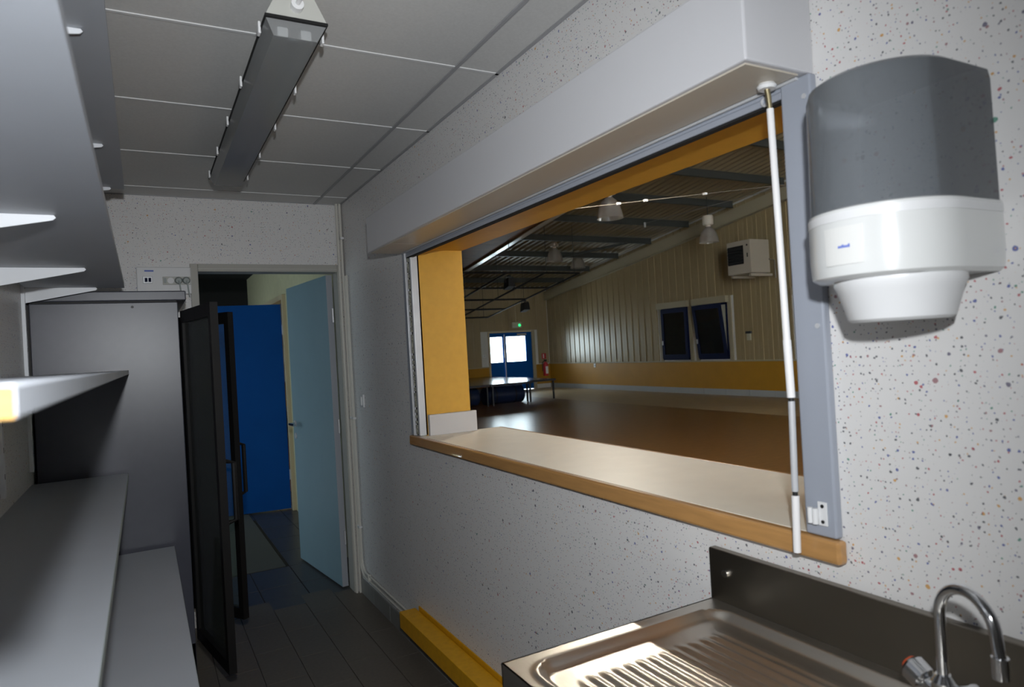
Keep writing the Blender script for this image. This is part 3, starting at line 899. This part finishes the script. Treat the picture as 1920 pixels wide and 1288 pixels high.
gx = 1.132
while gx > -0.8:
    gy = 4.278
    while gy < 9.0:
        # the sunken doormat takes the place of some tiles
        if not (gx < 0.83 and gx+0.27 > -0.45 and gy > 5.05 and gy+0.42 < 7.2):
            inst('floor_tile', ctm_cut if gx > 1.1 else ctm, (gx, gy, 0), cf)
        gy += 0.42
    gx -= 0.27
tag(MB().box((-0.45, 5.13, -0.004), (0.838, 7.16, 0.004), 0.002).build('doormat', 'matgrey', smooth=False), 'large dark grey doormat sunk into the corridor floor', 'doormat')
# glazed entrance in the corridor's left wall, beyond the frame
e1 = thing('window_5', 'tall tinted glazed screen in the corridor', 'window', (CX0, 6.0, 0), kind='structure')
for a, b in (((CX0-0.06, 5.0, 0), (CX0-0.01, 5.08, 2.5)), ((CX0-0.06, 8.92, 0), (CX0-0.01, 9.0, 2.5)), ((CX0-0.06, 6.96, 0.1), (CX0-0.01, 7.04, 2.42)), ((CX0-0.06, 5.08, 2.42), (CX0-0.01, 8.92, 2.5)), ((CX0-0.06, 5.08, 0), (CX0-0.01, 8.92, 0.1))):
    MB().box(a, b, 0.003).build('frame_member', 'blue', e1)
MB().box((CX0-0.04, 5.08, 0.1), (CX0-0.034, 8.92, 2.42)).build('pane', 'tinted', e1, smooth=False)
# cream door casing and blue door leaf
t6 = thing('trim_6', 'cream door casing beside the blue door', 'door frame', (1.26, 7.0, 0), kind='structure')
MB().box((1.235, 6.945, 0), (1.272, 6.995, 2.15), 0.003).build('frame_member', 'creamtrim', t6)
MB().box((1.235, 8.12, 0), (1.272, 8.17, 2.15), 0.003).build('frame_member', 'creamtrim', t6)
MB().box((1.235, 6.995, 2.10), (1.272, 8.12, 2.15), 0.003).build('frame_member', 'creamtrim', t6)
d2 = thing('door_2', 'royal blue door leaf open across the corridor', 'door', (1.235, 7.06, 0), kind='structure')
MB().hexa([(0.33, 7.150, 0.012), (1.232, 7.025, 0.012), (1.236, 7.065, 0.012), (0.335, 7.190, 0.012)],
          [(0.33, 7.150, 2.055), (1.232, 7.025, 2.055), (1.236, 7.065, 2.055), (0.335, 7.190, 2.055)]).build('door_leaf', 'blue', d2, smooth=False)
for zz in (0.3, 1.75):
    MB().tube([(1.240, 7.02, zz), (1.240, 7.02, zz+0.1)], 0.008, 10).build('hinge', 'alu_light', d2)

# ------------------------------------------------------------------ the hall: floor and walls
hf = MB().box((XH, YN, -0.06), (10.0, YF, 0.0)).build('floor_hall', 'parquet', smooth=False)
tag(hf, 'brown glossy hall floor seen through the hatch', 'floor', kind='structure')
MB().box((10.0, YN, -0.06), (XG, YF, 0.0005)).build('border_strip', 'border', hf, smooth=False)


def clad_panel(width, z0, z1a, z1b, name, parent, axis, pos, flip):
    """one ribbed metal panel: axis 'y' stands on a wall facing -x, axis 'x' on a wall facing -y"""
    prof = [(0.0, 0.0), (0.0, 0.022), (0.012, 0.026), (0.042, 0.026), (0.052, 0.006), (width*0.45, 0.006), (width*0.47, 0.010), (width*0.53, 0.010), (width*0.55, 0.006), (width, 0.006), (width, 0.0)]
    mb = MB()
    bot, top = [], []
    for s, d in prof:
        zt = z1a + (z1b-z1a)*s/width
        if axis == 'y':
            bot.append((XG-d, pos+s, z0))
            top.append((XG-d, pos+s, zt))
        else:
            bot.append((pos+s, YF-d, z0))
            top.append((pos+s, YF-d, zt))
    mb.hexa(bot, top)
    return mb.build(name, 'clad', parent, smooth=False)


wins = [(13.40, 14.44), (12.03, 13.06), (8.95, 9.965), (6.2, 7.2), (3.4, 4.4)]
wg = MB().box((XG, YN, -0.05), (XG+0.2, YF+0.2, 7.0)).build('wall_hall_right', 'plaster', smooth=False)
tag(wg, 'tall cream ribbed metal gable wall of the hall', 'wall', kind='structure')
yy = YF - 0.26
PW = 0.28
while yy > -1.0:
    a, b = yy, yy + PW
    z1a, z1b = roofz(a)-0.05, roofz(b)-0.05
    z0 = 0.865
    for y0, y1 in wins:
        if b > y0-0.10 and a < y1+0.10:
            z0 = 2.47
    clad_panel(PW, z0, z1a, z1b, 'cladding_panel', wg, 'y', a, False)
    yy -= PW
MB().box((XG-0.020, YN, 0.15), (XG, YF, 0.835)).build('dado', 'dado', wg, smooth=False)
MB().box((XG-0.045, YN, 0.835), (XG, YF, 0.870), 0.004).build('dado_rail', 'beam', wg)
for k in range(26):
    y1 = YF-0.02-0.75*k
    MB().box((XG-0.032, y1-0.745, 0.0), (XG, y1, 0.15), 0.003).build('skirting_tile', 'hskirt', wg, smooth=False)
for y0, y1 in wins:          # plain surround between the windows
    MB().box((XG-0.03, y0-0.12, 0.87), (XG, y0-0.0, 2.47)).build('window_surround', 'beam', wg, smooth=False)
    MB().box((XG-0.03, y1, 0.87), (XG, y1+0.12, 2.47)).build('window_surround', 'beam', wg, smooth=False)

wf = MB()
HD0, HD1, HDZ = 10.36, 12.02, 2.01
wf.box((XH, YF, -0.05), (HD0, YF+0.2, 7.0))
wf.box((HD1, YF, -0.05), (XG+0.2, YF+0.2, 7.0))
wf.box((HD0, YF, HDZ), (HD1, YF+0.2, 7.0))
wf = wf.build('wall_hall_far', 'plaster', smooth=False)
tag(wf, 'cream ribbed metal wall at the far end of the hall', 'wall', kind='structure')
xx = 5.0
while xx < XG-0.1:
    wd = min(PW, XG-0.03-xx)
    z0 = 0.875
    if xx + wd > HD0-0.05 and xx < HD1+0.05:
        z0 = HDZ + 0.06
    clad_panel(wd, z0, roofz(YF)-0.05, roofz(YF)-0.05, 'cladding_panel', wf, 'x', xx, False)
    xx += PW
MB().box((XH, YF-0.020, 0.15), (HD0-0.06, YF, 0.84)).build('dado', 'dado', wf, smooth=False)
MB().box((HD1+0.12, YF-0.020, 0.15), (XG-0.02, YF, 0.84)).build('dado', 'dado', wf, smooth=False)
MB().box((XH, YF-0.04, 0.84), (HD0-0.06, YF, 0.875), 0.004).build('dado_rail', 'beam', wf)
MB().box((XH, YF-0.03, 0.0), (HD0-0.06, YF, 0.15)).build('skirting', 'hskirt', wf, smooth=False)
tag(MB().box((XH, YN-0.2, -0.05), (XG+0.2, YN, 8.0)).build('wall_hall_near', 'plaster', smooth=False), 'near end wall of the hall, out of sight', 'wall', kind='structure')

# blue double door
d3 = thing('door_3', 'blue double door with two bright glass panes at the far end', 'door', (11.2, YF, 0), kind='structure')
yA_, yB_ = YF-0.01, YF+0.05
MB().box((HD0-0.05, YF-0.05, 0), (HD0, YF+0.05, HDZ+0.05), 0.004).build('frame_member', 'creamtrim', d3)
MB().box((HD1, YF-0.06, 0), (HD1+0.12, YF+0.05, HDZ+0.05), 0.004).build('frame_member', 'beam', d3)
MB().box((HD0, YF-0.05, HDZ), (HD1, YF+0.05, HDZ+0.05), 0.004).build('frame_member', 'creamtrim', d3)


def hall_leaf(x0, x1, gx0, gx1):
    gz0, gz1 = 1.005, 1.865
    lf = MB().box((x0, yA_, 0.01), (gx0, yB_, HDZ), 0.002).build('door_leaf', 'blue', d3, smooth=False)
    MB().box((gx1, yA_, 0.01), (x1, yB_, HDZ), 0.002).build('leaf_stile', 'blue', lf, smooth=False)
    MB().box((gx0, yA_, 0.01), (gx1, yB_, gz0), 0.002).build('leaf_panel', 'blue', lf, smooth=False)
    MB().box((gx0, yA_, gz1), (gx1, yB_, HDZ), 0.002).build('leaf_rail', 'blue', lf, smooth=False)
    MB().box((gx0, YF+0.018, gz0), (gx1, YF+0.024, gz1)).build('pane', 'glass', lf, smooth=False)


hall_leaf(HD0, 10.915, 10.40, 10.87)
hall_leaf(10.925, HD1, 11.02, 11.79)
MB().tube([(10.93, YF-0.045, 0.05), (10.93, YF-0.045, 1.95)], 0.016, 10).build('panic_bolt', 'alu_light', d3)
MB().box((10.90, YF-0.06, 1.15), (10.96, YF-0.02, 1.42), 0.005).build('lock_case', 'alu_light', d3)
MB().box((11.45, YF-0.06, 1.90), (11.80, YF-0.012, 1.96), 0.004).build('door_closer', 'lampgrey', d3)

# windows in the gable wall
for i, (y0, y1) in enumerate(wins[:3]):
    wn = thing('window_%d' % (i+1), ['navy framed closed window left of the tilted one', 'navy framed window with its sash tilted inward', 'navy framed window partly behind the grey shutter guide'][i],
               'window', (XG, (y0+y1)/2, 0.9), kind='structure')
    MB().box((XG-0.14, y0-0.05, 2.31), (XG-0.001, y1+0.10, 2.475), 0.004).build('shutter_box', 'beam', wn)
    MB().box((XG-0.012, y0, 0.90), (XG-0.001, y1, 2.31)).build('roller_shutter', 'shutter', wn, smooth=False)
    fwid = 0.075
    for a, b in (((XG-0.05, y0, 0.90), (XG-0.004, y0+fwid*0.6, 2.31)), ((XG-0.05, y1-fwid*0.6, 0.90), (XG-0.004, y1, 2.31)),
                 ((XG-0.05, y0, 0.90), (XG-0.004, y1, 0.95)), ((XG-0.05, y0, 2.26), (XG-0.004, y1, 2.31))):
        MB().box(a, b, 0.003).build('frame_member', 'navy', wn, smooth=False)
    tilt = 0.16 if i == 1 else 0.0

    def TP(px, py, pz):
        """sash leaning in about its bottom edge"""
        return (px - tilt*(pz-0.93)/1.3, py, pz)
    bars = [((y0+0.02, 0.93), (y0+0.11, 2.29)), ((y1-0.11, 0.93), (y1-0.02, 2.29)), ((y0+0.11, 0.93), (y1-0.11, 1.05)), ((y0+0.11, 2.18), (y1-0.11, 2.29))]
    sash = None
    for (ya, za), (yb, zb) in bars:
        mb = MB()
        mb.hexa([TP(XG-0.085, ya, za), TP(XG-0.085, yb, za), TP(XG-0.052, yb, za), TP(XG-0.052, ya, za)],
                [TP(XG-0.085, ya, zb), TP(XG-0.085, yb, zb), TP(XG-0.052, yb, zb), TP(XG-0.052, ya, zb)])
        mb.build('sash_bar', 'navy', wn, smooth=False)
    mb = MB()
    mb.hexa([TP(XG-0.070, y0+0.10, 1.04), TP(XG-0.070, y1-0.10, 1.04), TP(XG-0.066, y1-0.10, 1.04), TP(XG-0.066, y0+0.10, 1.04)],
            [TP(XG-0.070, y0+0.10, 2.19), TP(XG-0.070, y1-0.10, 2.19), TP(XG-0.066, y1-0.10, 2.19), TP(XG-0.066, y0+0.10, 2.19)])
    mb.build('pane', 'glass', wn, smooth=False)
    hx = TP(XG-0.09, y1-0.065, 1.36)
    MB().box((hx[0]-0.03, hx[1]-0.02, 1.31), (hx[0]+0.004, hx[1]+0.02, 1.43), 0.006).build('window_handle', 'alu_light', wn)

# ------------------------------------------------------------------ the hall: roof
XRF = 7.80                                # rafter between the boarded and the open bay
rc = MB().hexa([(XH, YN, roofz(YN)+0.06), (XG+0.2, YN, roofz(YN)+0.06), (XG+0.2, YF+0.2, roofz(YF+0.2)+0.06), (XH, YF+0.2, roofz(YF+0.2)+0.06)],
               [(XH, YN, roofz(YN)+0.16), (XG+0.2, YN, roofz(YN)+0.16), (XG+0.2, YF+0.2, roofz(YF+0.2)+0.16), (XH, YF+0.2, roofz(YF+0.2)+0.16)])
rc = rc.build('ceiling_hall', 'roof', smooth=False)
tag(rc, 'sloping corrugated metal roof of the hall', 'ceiling', kind='structure')
xx = XRF + 0.05
while xx < XG - 0.05:
    x1 = min(xx + 0.985, XG)
    prof = []
    s = xx
    while s < x1 - 0.10:
        prof += [(s, 0.0), (s+0.030, 0.042), (s+0.13, 0.042), (s+0.16, 0.0)]
        s += 0.1970
    prof.append((x1, 0.0))
    mb = MB()
    lo = [mb.bm.verts.new((px, -1.0, roofz(-1.0)+pz)) for px, pz in prof]
    hi = [mb.bm.verts.new((px, YF-0.01, roofz(YF)+pz)) for px, pz in prof]
    for i in range(len(prof)-1):
        mb.bm.faces.new((lo[i], lo[i+1], hi[i+1], hi[i]))
    o = mb.build('roof_sheet', 'roof', rc, smooth=False)
    xx += 0.985
for k in range(13):
    yy = 19.05 - 1.5*k
    zb = roofz(yy) - 0.165
    p = thing('roof_purlin', 'dark steel roof purlin of the open bay, number %s counted from the far wall' % ('first second third fourth fifth sixth seventh eighth ninth tenth eleventh twelfth thirteenth'.split()[k]),
              'purlin', ((XRF+XG)/2, yy, zb), 'dark purlins under the corrugated roof')
    MB().box((XRF+0.1, yy-0.004, zb), (XG-0.16, yy+0.004, zb+0.155)).build('web', 'purlin', p, smooth=False)
    MB().box((XRF+0.1, yy-0.03, zb), (XG-0.16, yy+0.03, zb+0.008)).build('flange', 'purlin', p, smooth=False)
    MB().box((XRF+0.1, yy-0.03, zb+0.147), (XG-0.16, yy+0.03, zb+0.155)).build('flange', 'purlin', p, smooth=False)


def slope_bar(x0, x1, dz0, dz1, y0, y1):
    return MB().hexa([(x0, y0, roofz(y0)+dz0), (x1, y0, roofz(y0)+dz0), (x1, y1, roofz(y1)+dz0), (x0, y1, roofz(y1)+dz0)],
                     [(x0, y0, roofz(y0)+dz1), (x1, y0, roofz(y0)+dz1), (x1, y1, roofz(y1)+dz1), (x0, y1, roofz(y1)+dz1)])


g = thing('gable_beam', 'cream sloping beam along the top of the gable wall', 'beam', (XG-0.1, 12, 4.3))
slope_bar(XG-0.13, XG-0.03, -0.46, -0.175, YN+0.05, YF-0.03).build('beam_web', 'beam', g, smooth=False)
slope_bar(XG-0.16, XG-0.03, -0.475, -0.46, YN+0.05, YF-0.03).build('beam_flange', 'beam', g, smooth=False)
g = thing('roof_rafter', 'brown sloping rafter with its lower flange coloured as lit from below', 'beam', (XRF, 12, 4.1))
slope_bar(XRF-0.01, XRF+0.01, -0.43, -0.005, YN+0.05, YF-0.03).build('rafter_web', 'brown', g, smooth=False)
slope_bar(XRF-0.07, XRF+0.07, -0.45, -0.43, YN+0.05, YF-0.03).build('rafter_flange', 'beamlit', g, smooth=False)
# brown boarded ceiling of the near bay
hc = thing('ceiling_hall_boarded', 'brown boarded sloping ceiling of the near bay', 'ceiling', (4.5, 8, 4.4), kind='structure')
yy = YN + 0.06
edges = [YN+0.06]
while edges[-1] < YF-0.1:
    edges.append(min(edges[-1]+1.2, YF-0.05))
for a, b in zip(edges, edges[1:]):
    slope_bar(XH+0.01, XRF-0.075, -0.40, -0.385, a, b-0.008).build('ceiling_board', 'brown', hc, smooth=False)

# short diagonal roof brace
br = thing('roof_brace', 'short dark diagonal brace between two purlins', 'brace', (11.2, 14.5, 4.2))
MB().tube([(10.55, 16.0, roofz(16.0)-0.17), (11.7, 14.5, roofz(14.5)-0.17)], 0.035, 8).build('brace_bar', 'purlin', br)

# ------------------------------------------------------------------ hall things
# pendants
pend_labels = ['clear bell pendant lamp nearest the hatch lintel, cut off at its top', 'clear bell pendant lamp hanging left of the wall heater',
               'beige bell pendant lamp in front of the far purlins, left one', 'beige bell pendant lamp in front of the far purlins, right one', 'unseen lit bell pendant lamp, added for the glare on the sink']
for k, (px, py, pz) in enumerate(((7.03, 9.12, 3.57), (11.62, 11.42, 3.66), (9.95, 15.45, 3.76), (11.6, 16.75, 3.76), (4.30, 5.75, 3.85))):
    if k == 0:
        pd = thing('pendant_lamp', pend_labels[0], 'pendant lamp', (0, 0, 0), 'bell pendant lamps of the hall')
        shd = MB().lathe([(0.225, 0.0), (0.222, 0.02), (0.205, 0.12), (0.175, 0.22), (0.125, 0.30), (0.07, 0.345), (0.065, 0.36)], (0, 0, 0), 28).build('shade', 'shadeglass', pd)
        MB().lathe([(0.055, 0.345), (0.055, 0.40), (0.115, 0.41), (0.125, 0.43), (0.125, 0.60), (0.115, 0.62), (0.02, 0.625)], (0, 0, 0), 24, closed=True).build('gear_housing', 'pendgrey', pd)
        MB().lathe([(0.012, 0.16), (0.045, 0.20), (0.045, 0.27), (0.02, 0.36)], (0, 0, 0), 16, closed=True).build('bulb', 'lampwhite', pd)
        MB().tube([(0, 0, 0.62), (0, 0, 0.9)], 0.008, 6).build('suspension', 'black', pd)
        proto = pd
        proto_parts = list(pd.children)
    else:
        pd = proto.copy()
        COL.objects.link(pd)
        pd['label'] = pend_labels[k]
        for ch in proto_parts:
            c = ch.copy()
            COL.objects.link(c)
            c.parent = pd
    pd.location = (px, py, pz)
    top = roofz(py) - (0.40 if px < XRF else 0.0)
    for ch in pd.children:
        if ch.name.startswith('suspension'):
            ch.scale = (1, 1, 1)
    if top - pz > 0.9:
        MB().tube([(0, 0, 0.9), (0, 0, top-pz-0.002)], 0.008, 6).build('hanging_wire', 'black', None).parent = pd

lit = pd                                  # added unseen pendant, lit to put the glare on the sink
for ch in lit.children:
    if ch.name.startswith('bulb'):
        ch.data = ch.data.copy()
        ch.data.materials[0] = M['bulb']
LB = bpy.data.lights.new('pendant_bulb', 'SPOT')     # added cone lights sink and counter but spares the gable wall
LB.energy = 330
LB.spot_size = math.radians(132)
LB.spot_blend = 0.12
LB.color = (1.0, 0.93, 0.80)
LB.shadow_soft_size = 0.06
lbo = bpy.data.objects.new('pendant_bulb', LB)
COL.objects.link(lbo)
lbo.location = (4.30, 5.75, 3.85 + 0.10)

# tubular grid under the far roof
GX, GY0, GY1, GZ0, GZ1 = 9.55, 13.75, 18.87, 3.232, 2.478
lg = thing('tube_grid', 'black tubular lighting grid hung under the far roof', 'lighting grid', (8.5, 16, 3))
rows = [0.0, 0.28, 0.53, 0.77, 1.0]
for t in rows:
    yy, zz = GY0+(GY1-GY0)*t, GZ0+(GZ1-GZ0)*t
    MB().tube([(6.2, yy, zz), (GX, yy, zz)], 0.024, 8).build('cross_tube', 'black', lg)
for xx in (GX, 8.55, 7.5, 6.3):
    MB().tube([(xx, GY0, GZ0), (xx, GY1, GZ1)], 0.024, 8).build('long_tube', 'black', lg)
for xx in (8.6, 9.4, 7.6):
    for t in (0.0, 0.5, 1.0):
        yy, zz = GY0+(GY1-GY0)*t, GZ0+(GZ1-GZ0)*t
        MB().tube([(xx, yy, zz), (xx, yy, roofz(yy)-(0.42 if xx < XRF+0.1 else 0.0))], 0.006, 6).build('hanger_wire', 'black', lg)
for lab_, t, xx in (('black stage spotlight on the near tube of the grid', 0.02, 7.62), ('black stage spotlight hanging at the right edge of the grid', 0.53, 9.52)):
    yy, zz = GY0+(GY1-GY0)*t, GZ0+(GZ1-GZ0)*t
    sl = thing('stage_spotlight', lab_, 'spotlight', (xx, yy, zz-0.3), 'black stage spotlights')
    MB().hexa([(xx-0.09, yy-0.12, zz-0.30), (xx+0.09, yy-0.12, zz-0.30), (xx+0.09, yy+0.14, zz-0.36), (xx-0.09, yy+0.14, zz-0.36)],
              [(xx-0.07, yy-0.10, zz-0.09), (xx+0.07, yy-0.10, zz-0.09), (xx+0.07, yy+0.12, zz-0.12), (xx-0.07, yy+0.12, zz-0.12)]).build('lamp_head', 'black', sl, smooth=False)
    MB().tube([(xx-0.1, yy, zz-0.2), (xx-0.1, yy, zz-0.07), (xx, yy, zz-0.065), (xx+0.1, yy, zz-0.07), (xx+0.1, yy, zz-0.2)], 0.012, 6).build('yoke', 'black', sl)
    MB().box((xx-0.03, yy-0.03, zz-0.060), (xx+0.03, yy+0.03, zz-0.026), 0.004).build('clamp', 'black', sl)

# stretched wires
c1 = thing('stretched_wire', 'pale wire stretched across the hall in front of the pendants, upper one', 'wire', (6, 6, 3.2), 'pale wires across the hall')
A, B = Vector((XH+0.012, 8.33, 2.89)), Vector((XG-0.05, 2.14, 3.62))
MB().tube([A, B], 0.0035, 6).build('wire', 'cable', c1)
for t in (0.32, 0.345, 0.40):
    q = A.lerp(B, t)
    MB().box(q-Vector((0.02, 0.02, 0.012)), q+Vector((0.02, 0.02, 0.012))).build('wire_clip', 'lampwhite', c1, smooth=False)
c2 = thing('stretched_wire', 'pale wire rising to a roof purlin, lower one', 'wire', (9, 9, 3.8), 'pale wires across the hall')
A2, B2 = Vector((6.88, 5.345, 3.245)), Vector((11.0, 12.9, roofz(13.05)-0.15))
MB().tube([A2, B2], 0.0045, 6).build('wire', 'cable', c2)
MB().box(B2-Vector((0.02, 0.02, 0.10)), B2+Vector((0.02, 0.02, 0.02))).build('wire_hook', 'lampwhite', c2, smooth=False)

# air heater
ah = thing('wall_heater', 'beige louvred air heater hung high on the gable wall', 'heater', (12.25, 10.9, 2.85))
hx0, hx1, hy0, hy1, hz0, hz1 = 11.97, 12.58, 10.55, 11.23, 2.86, 3.61
MB().box((hx0, hy0, hz0), (hx1, hy1, hz1), 0.01).build('heater_case', 'heater', ah)
MB().box((hx0-0.004, hy0+0.20, hz0+0.22), (hx0+0.002, hy1-0.02, hz1-0.11)).build('louvre_opening', 'rubber', ah, smooth=False)
for k in range(6):
    zz = hz0+0.25+0.068*k
    MB().hexa([(hx0-0.03, hy0+0.21, zz), (hx0-0.03, hy1-0.03, zz), (hx0-0.002, hy1-0.03, zz+0.03), (hx0-0.002, hy0+0.21, zz+0.03)],
              [(hx0-0.03, hy0+0.21, zz+0.006), (hx0-0.03, hy1-0.03, zz+0.006), (hx0-0.002, hy1-0.03, zz+0.036), (hx0-0.002, hy0+0.21, zz+0.036)]).build('louvre_slat', 'black', ah, smooth=False)
MB().tube([(hx0, hy0+0.09, hz1-0.12), (hx0-0.006, hy0+0.09, hz1-0.12)], 0.022, 12).build('sight_hole', 'black', ah)
MB().box((hx0-0.004, hy0+0.075, hz0+0.36), (hx0+0.002, hy0+0.105, hz0+0.45)).build('maker_plate', 'black', ah, smooth=False)
for yy in (hy0+0.06, hy1-0.10):
    MB().box((hx0+0.05, yy, hz0-0.07), (XG-0.03, yy+0.05, hz0-0.012)).build('support_arm', 'heater', ah, smooth=False)
MB().tube([(hx1, hy0+0.25, hz0+0.42), (XG-0.02, hy0+0.25, hz0+0.42)], 0.11, 18).build('flue_pipe', 'beam', ah)
MB().tube([(hx1-0.05, hy0-0.03, hz0+0.30), (XG-0.06, hy0-0.04, hz0+0.28), (XG-0.06, hy0-0.04, hz0-0.12)], 0.018, 8).build('gas_pipe', 'cable', ah)

# small things on the walls
sx = thing('wall_sensor', 'small dark thermostat box on the ribbed wall below the heater', 'thermostat', (XG-0.03, 11.37, 1.4))
MB().box((XG-0.09, 11.30, 1.50), (XG-0.028, 11.45, 1.56), 0.004).build('sensor_head', 'black', sx)
MB().box((XG-0.075, 11.33, 1.34), (XG-0.028, 11.43, 1.50), 0.004).build('sensor_box', 'shutter', sx)
so = thing('wall_socket', 'small white socket at the top of the ochre dado', 'socket', (XG-0.03, 17.75, 0.75))
MB().box((XG-0.032, 17.70, 0.70), (XG-0.0205, 17.80, 0.82), 0.003).build('socket_plate', 'white', so)
MB().tube([(XG-0.032, 17.75, 0.76), (XG-0.036, 17.75, 0.76)], 0.03, 12).build('socket_face', 'lampgrey', so)
s2 = thing('wall_switch', 'small pale switch on the far wall left of the blue doors', 'switch', (10.13, YF-0.03, 1.25))
MB().box((10.09, YF-0.04, 1.20), (10.19, YF-0.026, 1.29), 0.003).build('switch_plate', 'white', s2)
MB().box((10.115, YF-0.046, 1.22), (10.165, YF-0.039, 1.27), 0.002).build('switch_rocker', 'lampgrey', s2)
ex = thing('exit_light', 'dark emergency light box with a green lamp above the blue doors', 'emergency light', (11.45, YF-0.04, 2.2))
MB().box((11.25, YF-0.09, 2.16), (11.62, YF-0.027, 2.36), 0.01).build('light_case', 'shutter', ex)
MB().lathe([(0.0, -0.045), (0.03, -0.035), (0.045, 0.0), (0.03, 0.035), (0.0, 0.045)], (11.53, YF-0.10, 2.25), 14).build('green_lamp', 'signgreen', ex)
MB().box((11.27, YF-0.095, 2.18), (11.42, YF-0.089, 2.22)).build('marking_strip', 'lampgrey', ex, smooth=False)
fe = thing('fire_extinguisher', 'red fire extinguisher on the far wall right of the doors', 'fire extinguisher', (12.48, YF-0.12, 0.45))
MB().lathe([(0.0, 0.0), (0.085, 0.005), (0.09, 0.03), (0.09, 0.40), (0.07, 0.46), (0.03, 0.49), (0.02, 0.52)], (12.48, YF-0.125, 0.42), 22).build('cylinder', 'red', fe)
MB().box((12.44, YF-0.16, 0.93), (12.52, YF-0.09, 1.0), 0.006).build('valve', 'black', fe)
MB().tube([(12.44, YF-0.12, 0.96), (12.36, YF-0.12, 0.90), (12.36, YF-0.12, 0.60)], 0.014, 8).build('hose', 'black', fe)
MB().box((12.43, YF-0.221, 0.50), (12.53, YF-0.212, 0.76), 0.002).build('label_plate', 'lampwhite', fe)
MB().box((12.40, YF-0.035, 1.02), (12.58, YF-0.026, 1.22), 0.002).build('sign_plate', 'red', fe)
MB().box((12.45, YF-0.038, 1.05), (12.49, YF-0.034, 1.19)).build('sign_mark', 'lampwhite', fe, smooth=False)

# low platform and rolled mats
pf = thing('stage_platform', 'low dark topped platform on legs left of the blue doors', 'platform', (8.5, 17.5, 0))
decks = [(6.55, 15.62, 7.85, 17.9), (7.86, 15.56, 9.10, 17.9), (9.11, 15.95, 10.08, 17.9), (6.55, 17.91, 7.85, 20.2), (7.86, 17.91, 9.10, 20.2), (9.11, 17.91, 10.08, 20.2)]
for (x0, y0, x1, y1) in decks:
    dk = MB().box((x0, y0, 0.505), (x1, y1, 0.562), 0.004).build('deck_panel', 'deck', pf)
    for (lx, ly) in ((x0+0.06, y0+0.06), (x1-0.06, y0+0.06), (x0+0.06, y1-0.06), (x1-0.06, y1-0.06)):
        MB().tube([(lx, ly, 0.0), (lx, ly, 0.505)], 0.028, 10).build('leg', 'black', dk)
for lab_, cx0, cx1, cy in (('navy rolled mat lying under the front of the platform, left one', 6.5, 7.72, 16.15), ('navy rolled mat lying under the front of the platform, right one', 7.85, 9.02, 16.05)):
    rm = thing('rolled_mat', lab_, 'rolled mat', ((cx0+cx1)/2, cy, 0), 'navy rolled mats under the platform')
    MB().tube([(cx0, cy, 0.235), (cx0+0.02, cy, 0.235), (cx1-0.04, cy, 0.235), (cx1, cy, 0.235)], [0.20, 0.232, 0.232, 0.19], 26).build('mat_roll', 'navyvinyl', rm)
    for q in (0.25, 0.75):
        xx = cx0+(cx1-cx0)*q
        MB().tube([(xx-0.02, cy, 0.235), (xx+0.02, cy, 0.235)], 0.236, 26).build('strap', 'black', rm)

# ------------------------------------------------------------------ daylight portals in the glazed openings (guide the sky's light)
for nm, loc, sx_, sy_, rot in (('portal_hall_door', (11.1, YF+0.06, 1.43), 1.45, 0.90, (math.radians(-90), 0, 0)),
                               ('portal_corridor_door', (CX0-0.07, 7.0, 1.26), 2.34, 3.86, (0, math.radians(-90), 0))):
    L = bpy.data.lights.new(nm, 'AREA')
    L.shape = 'RECTANGLE'
    L.size, L.size_y = sx_, sy_
    L.cycles.is_portal = True
    o = bpy.data.objects.new(nm, L)
    COL.objects.link(o)
    o.location = loc
    o.rotation_euler = rot
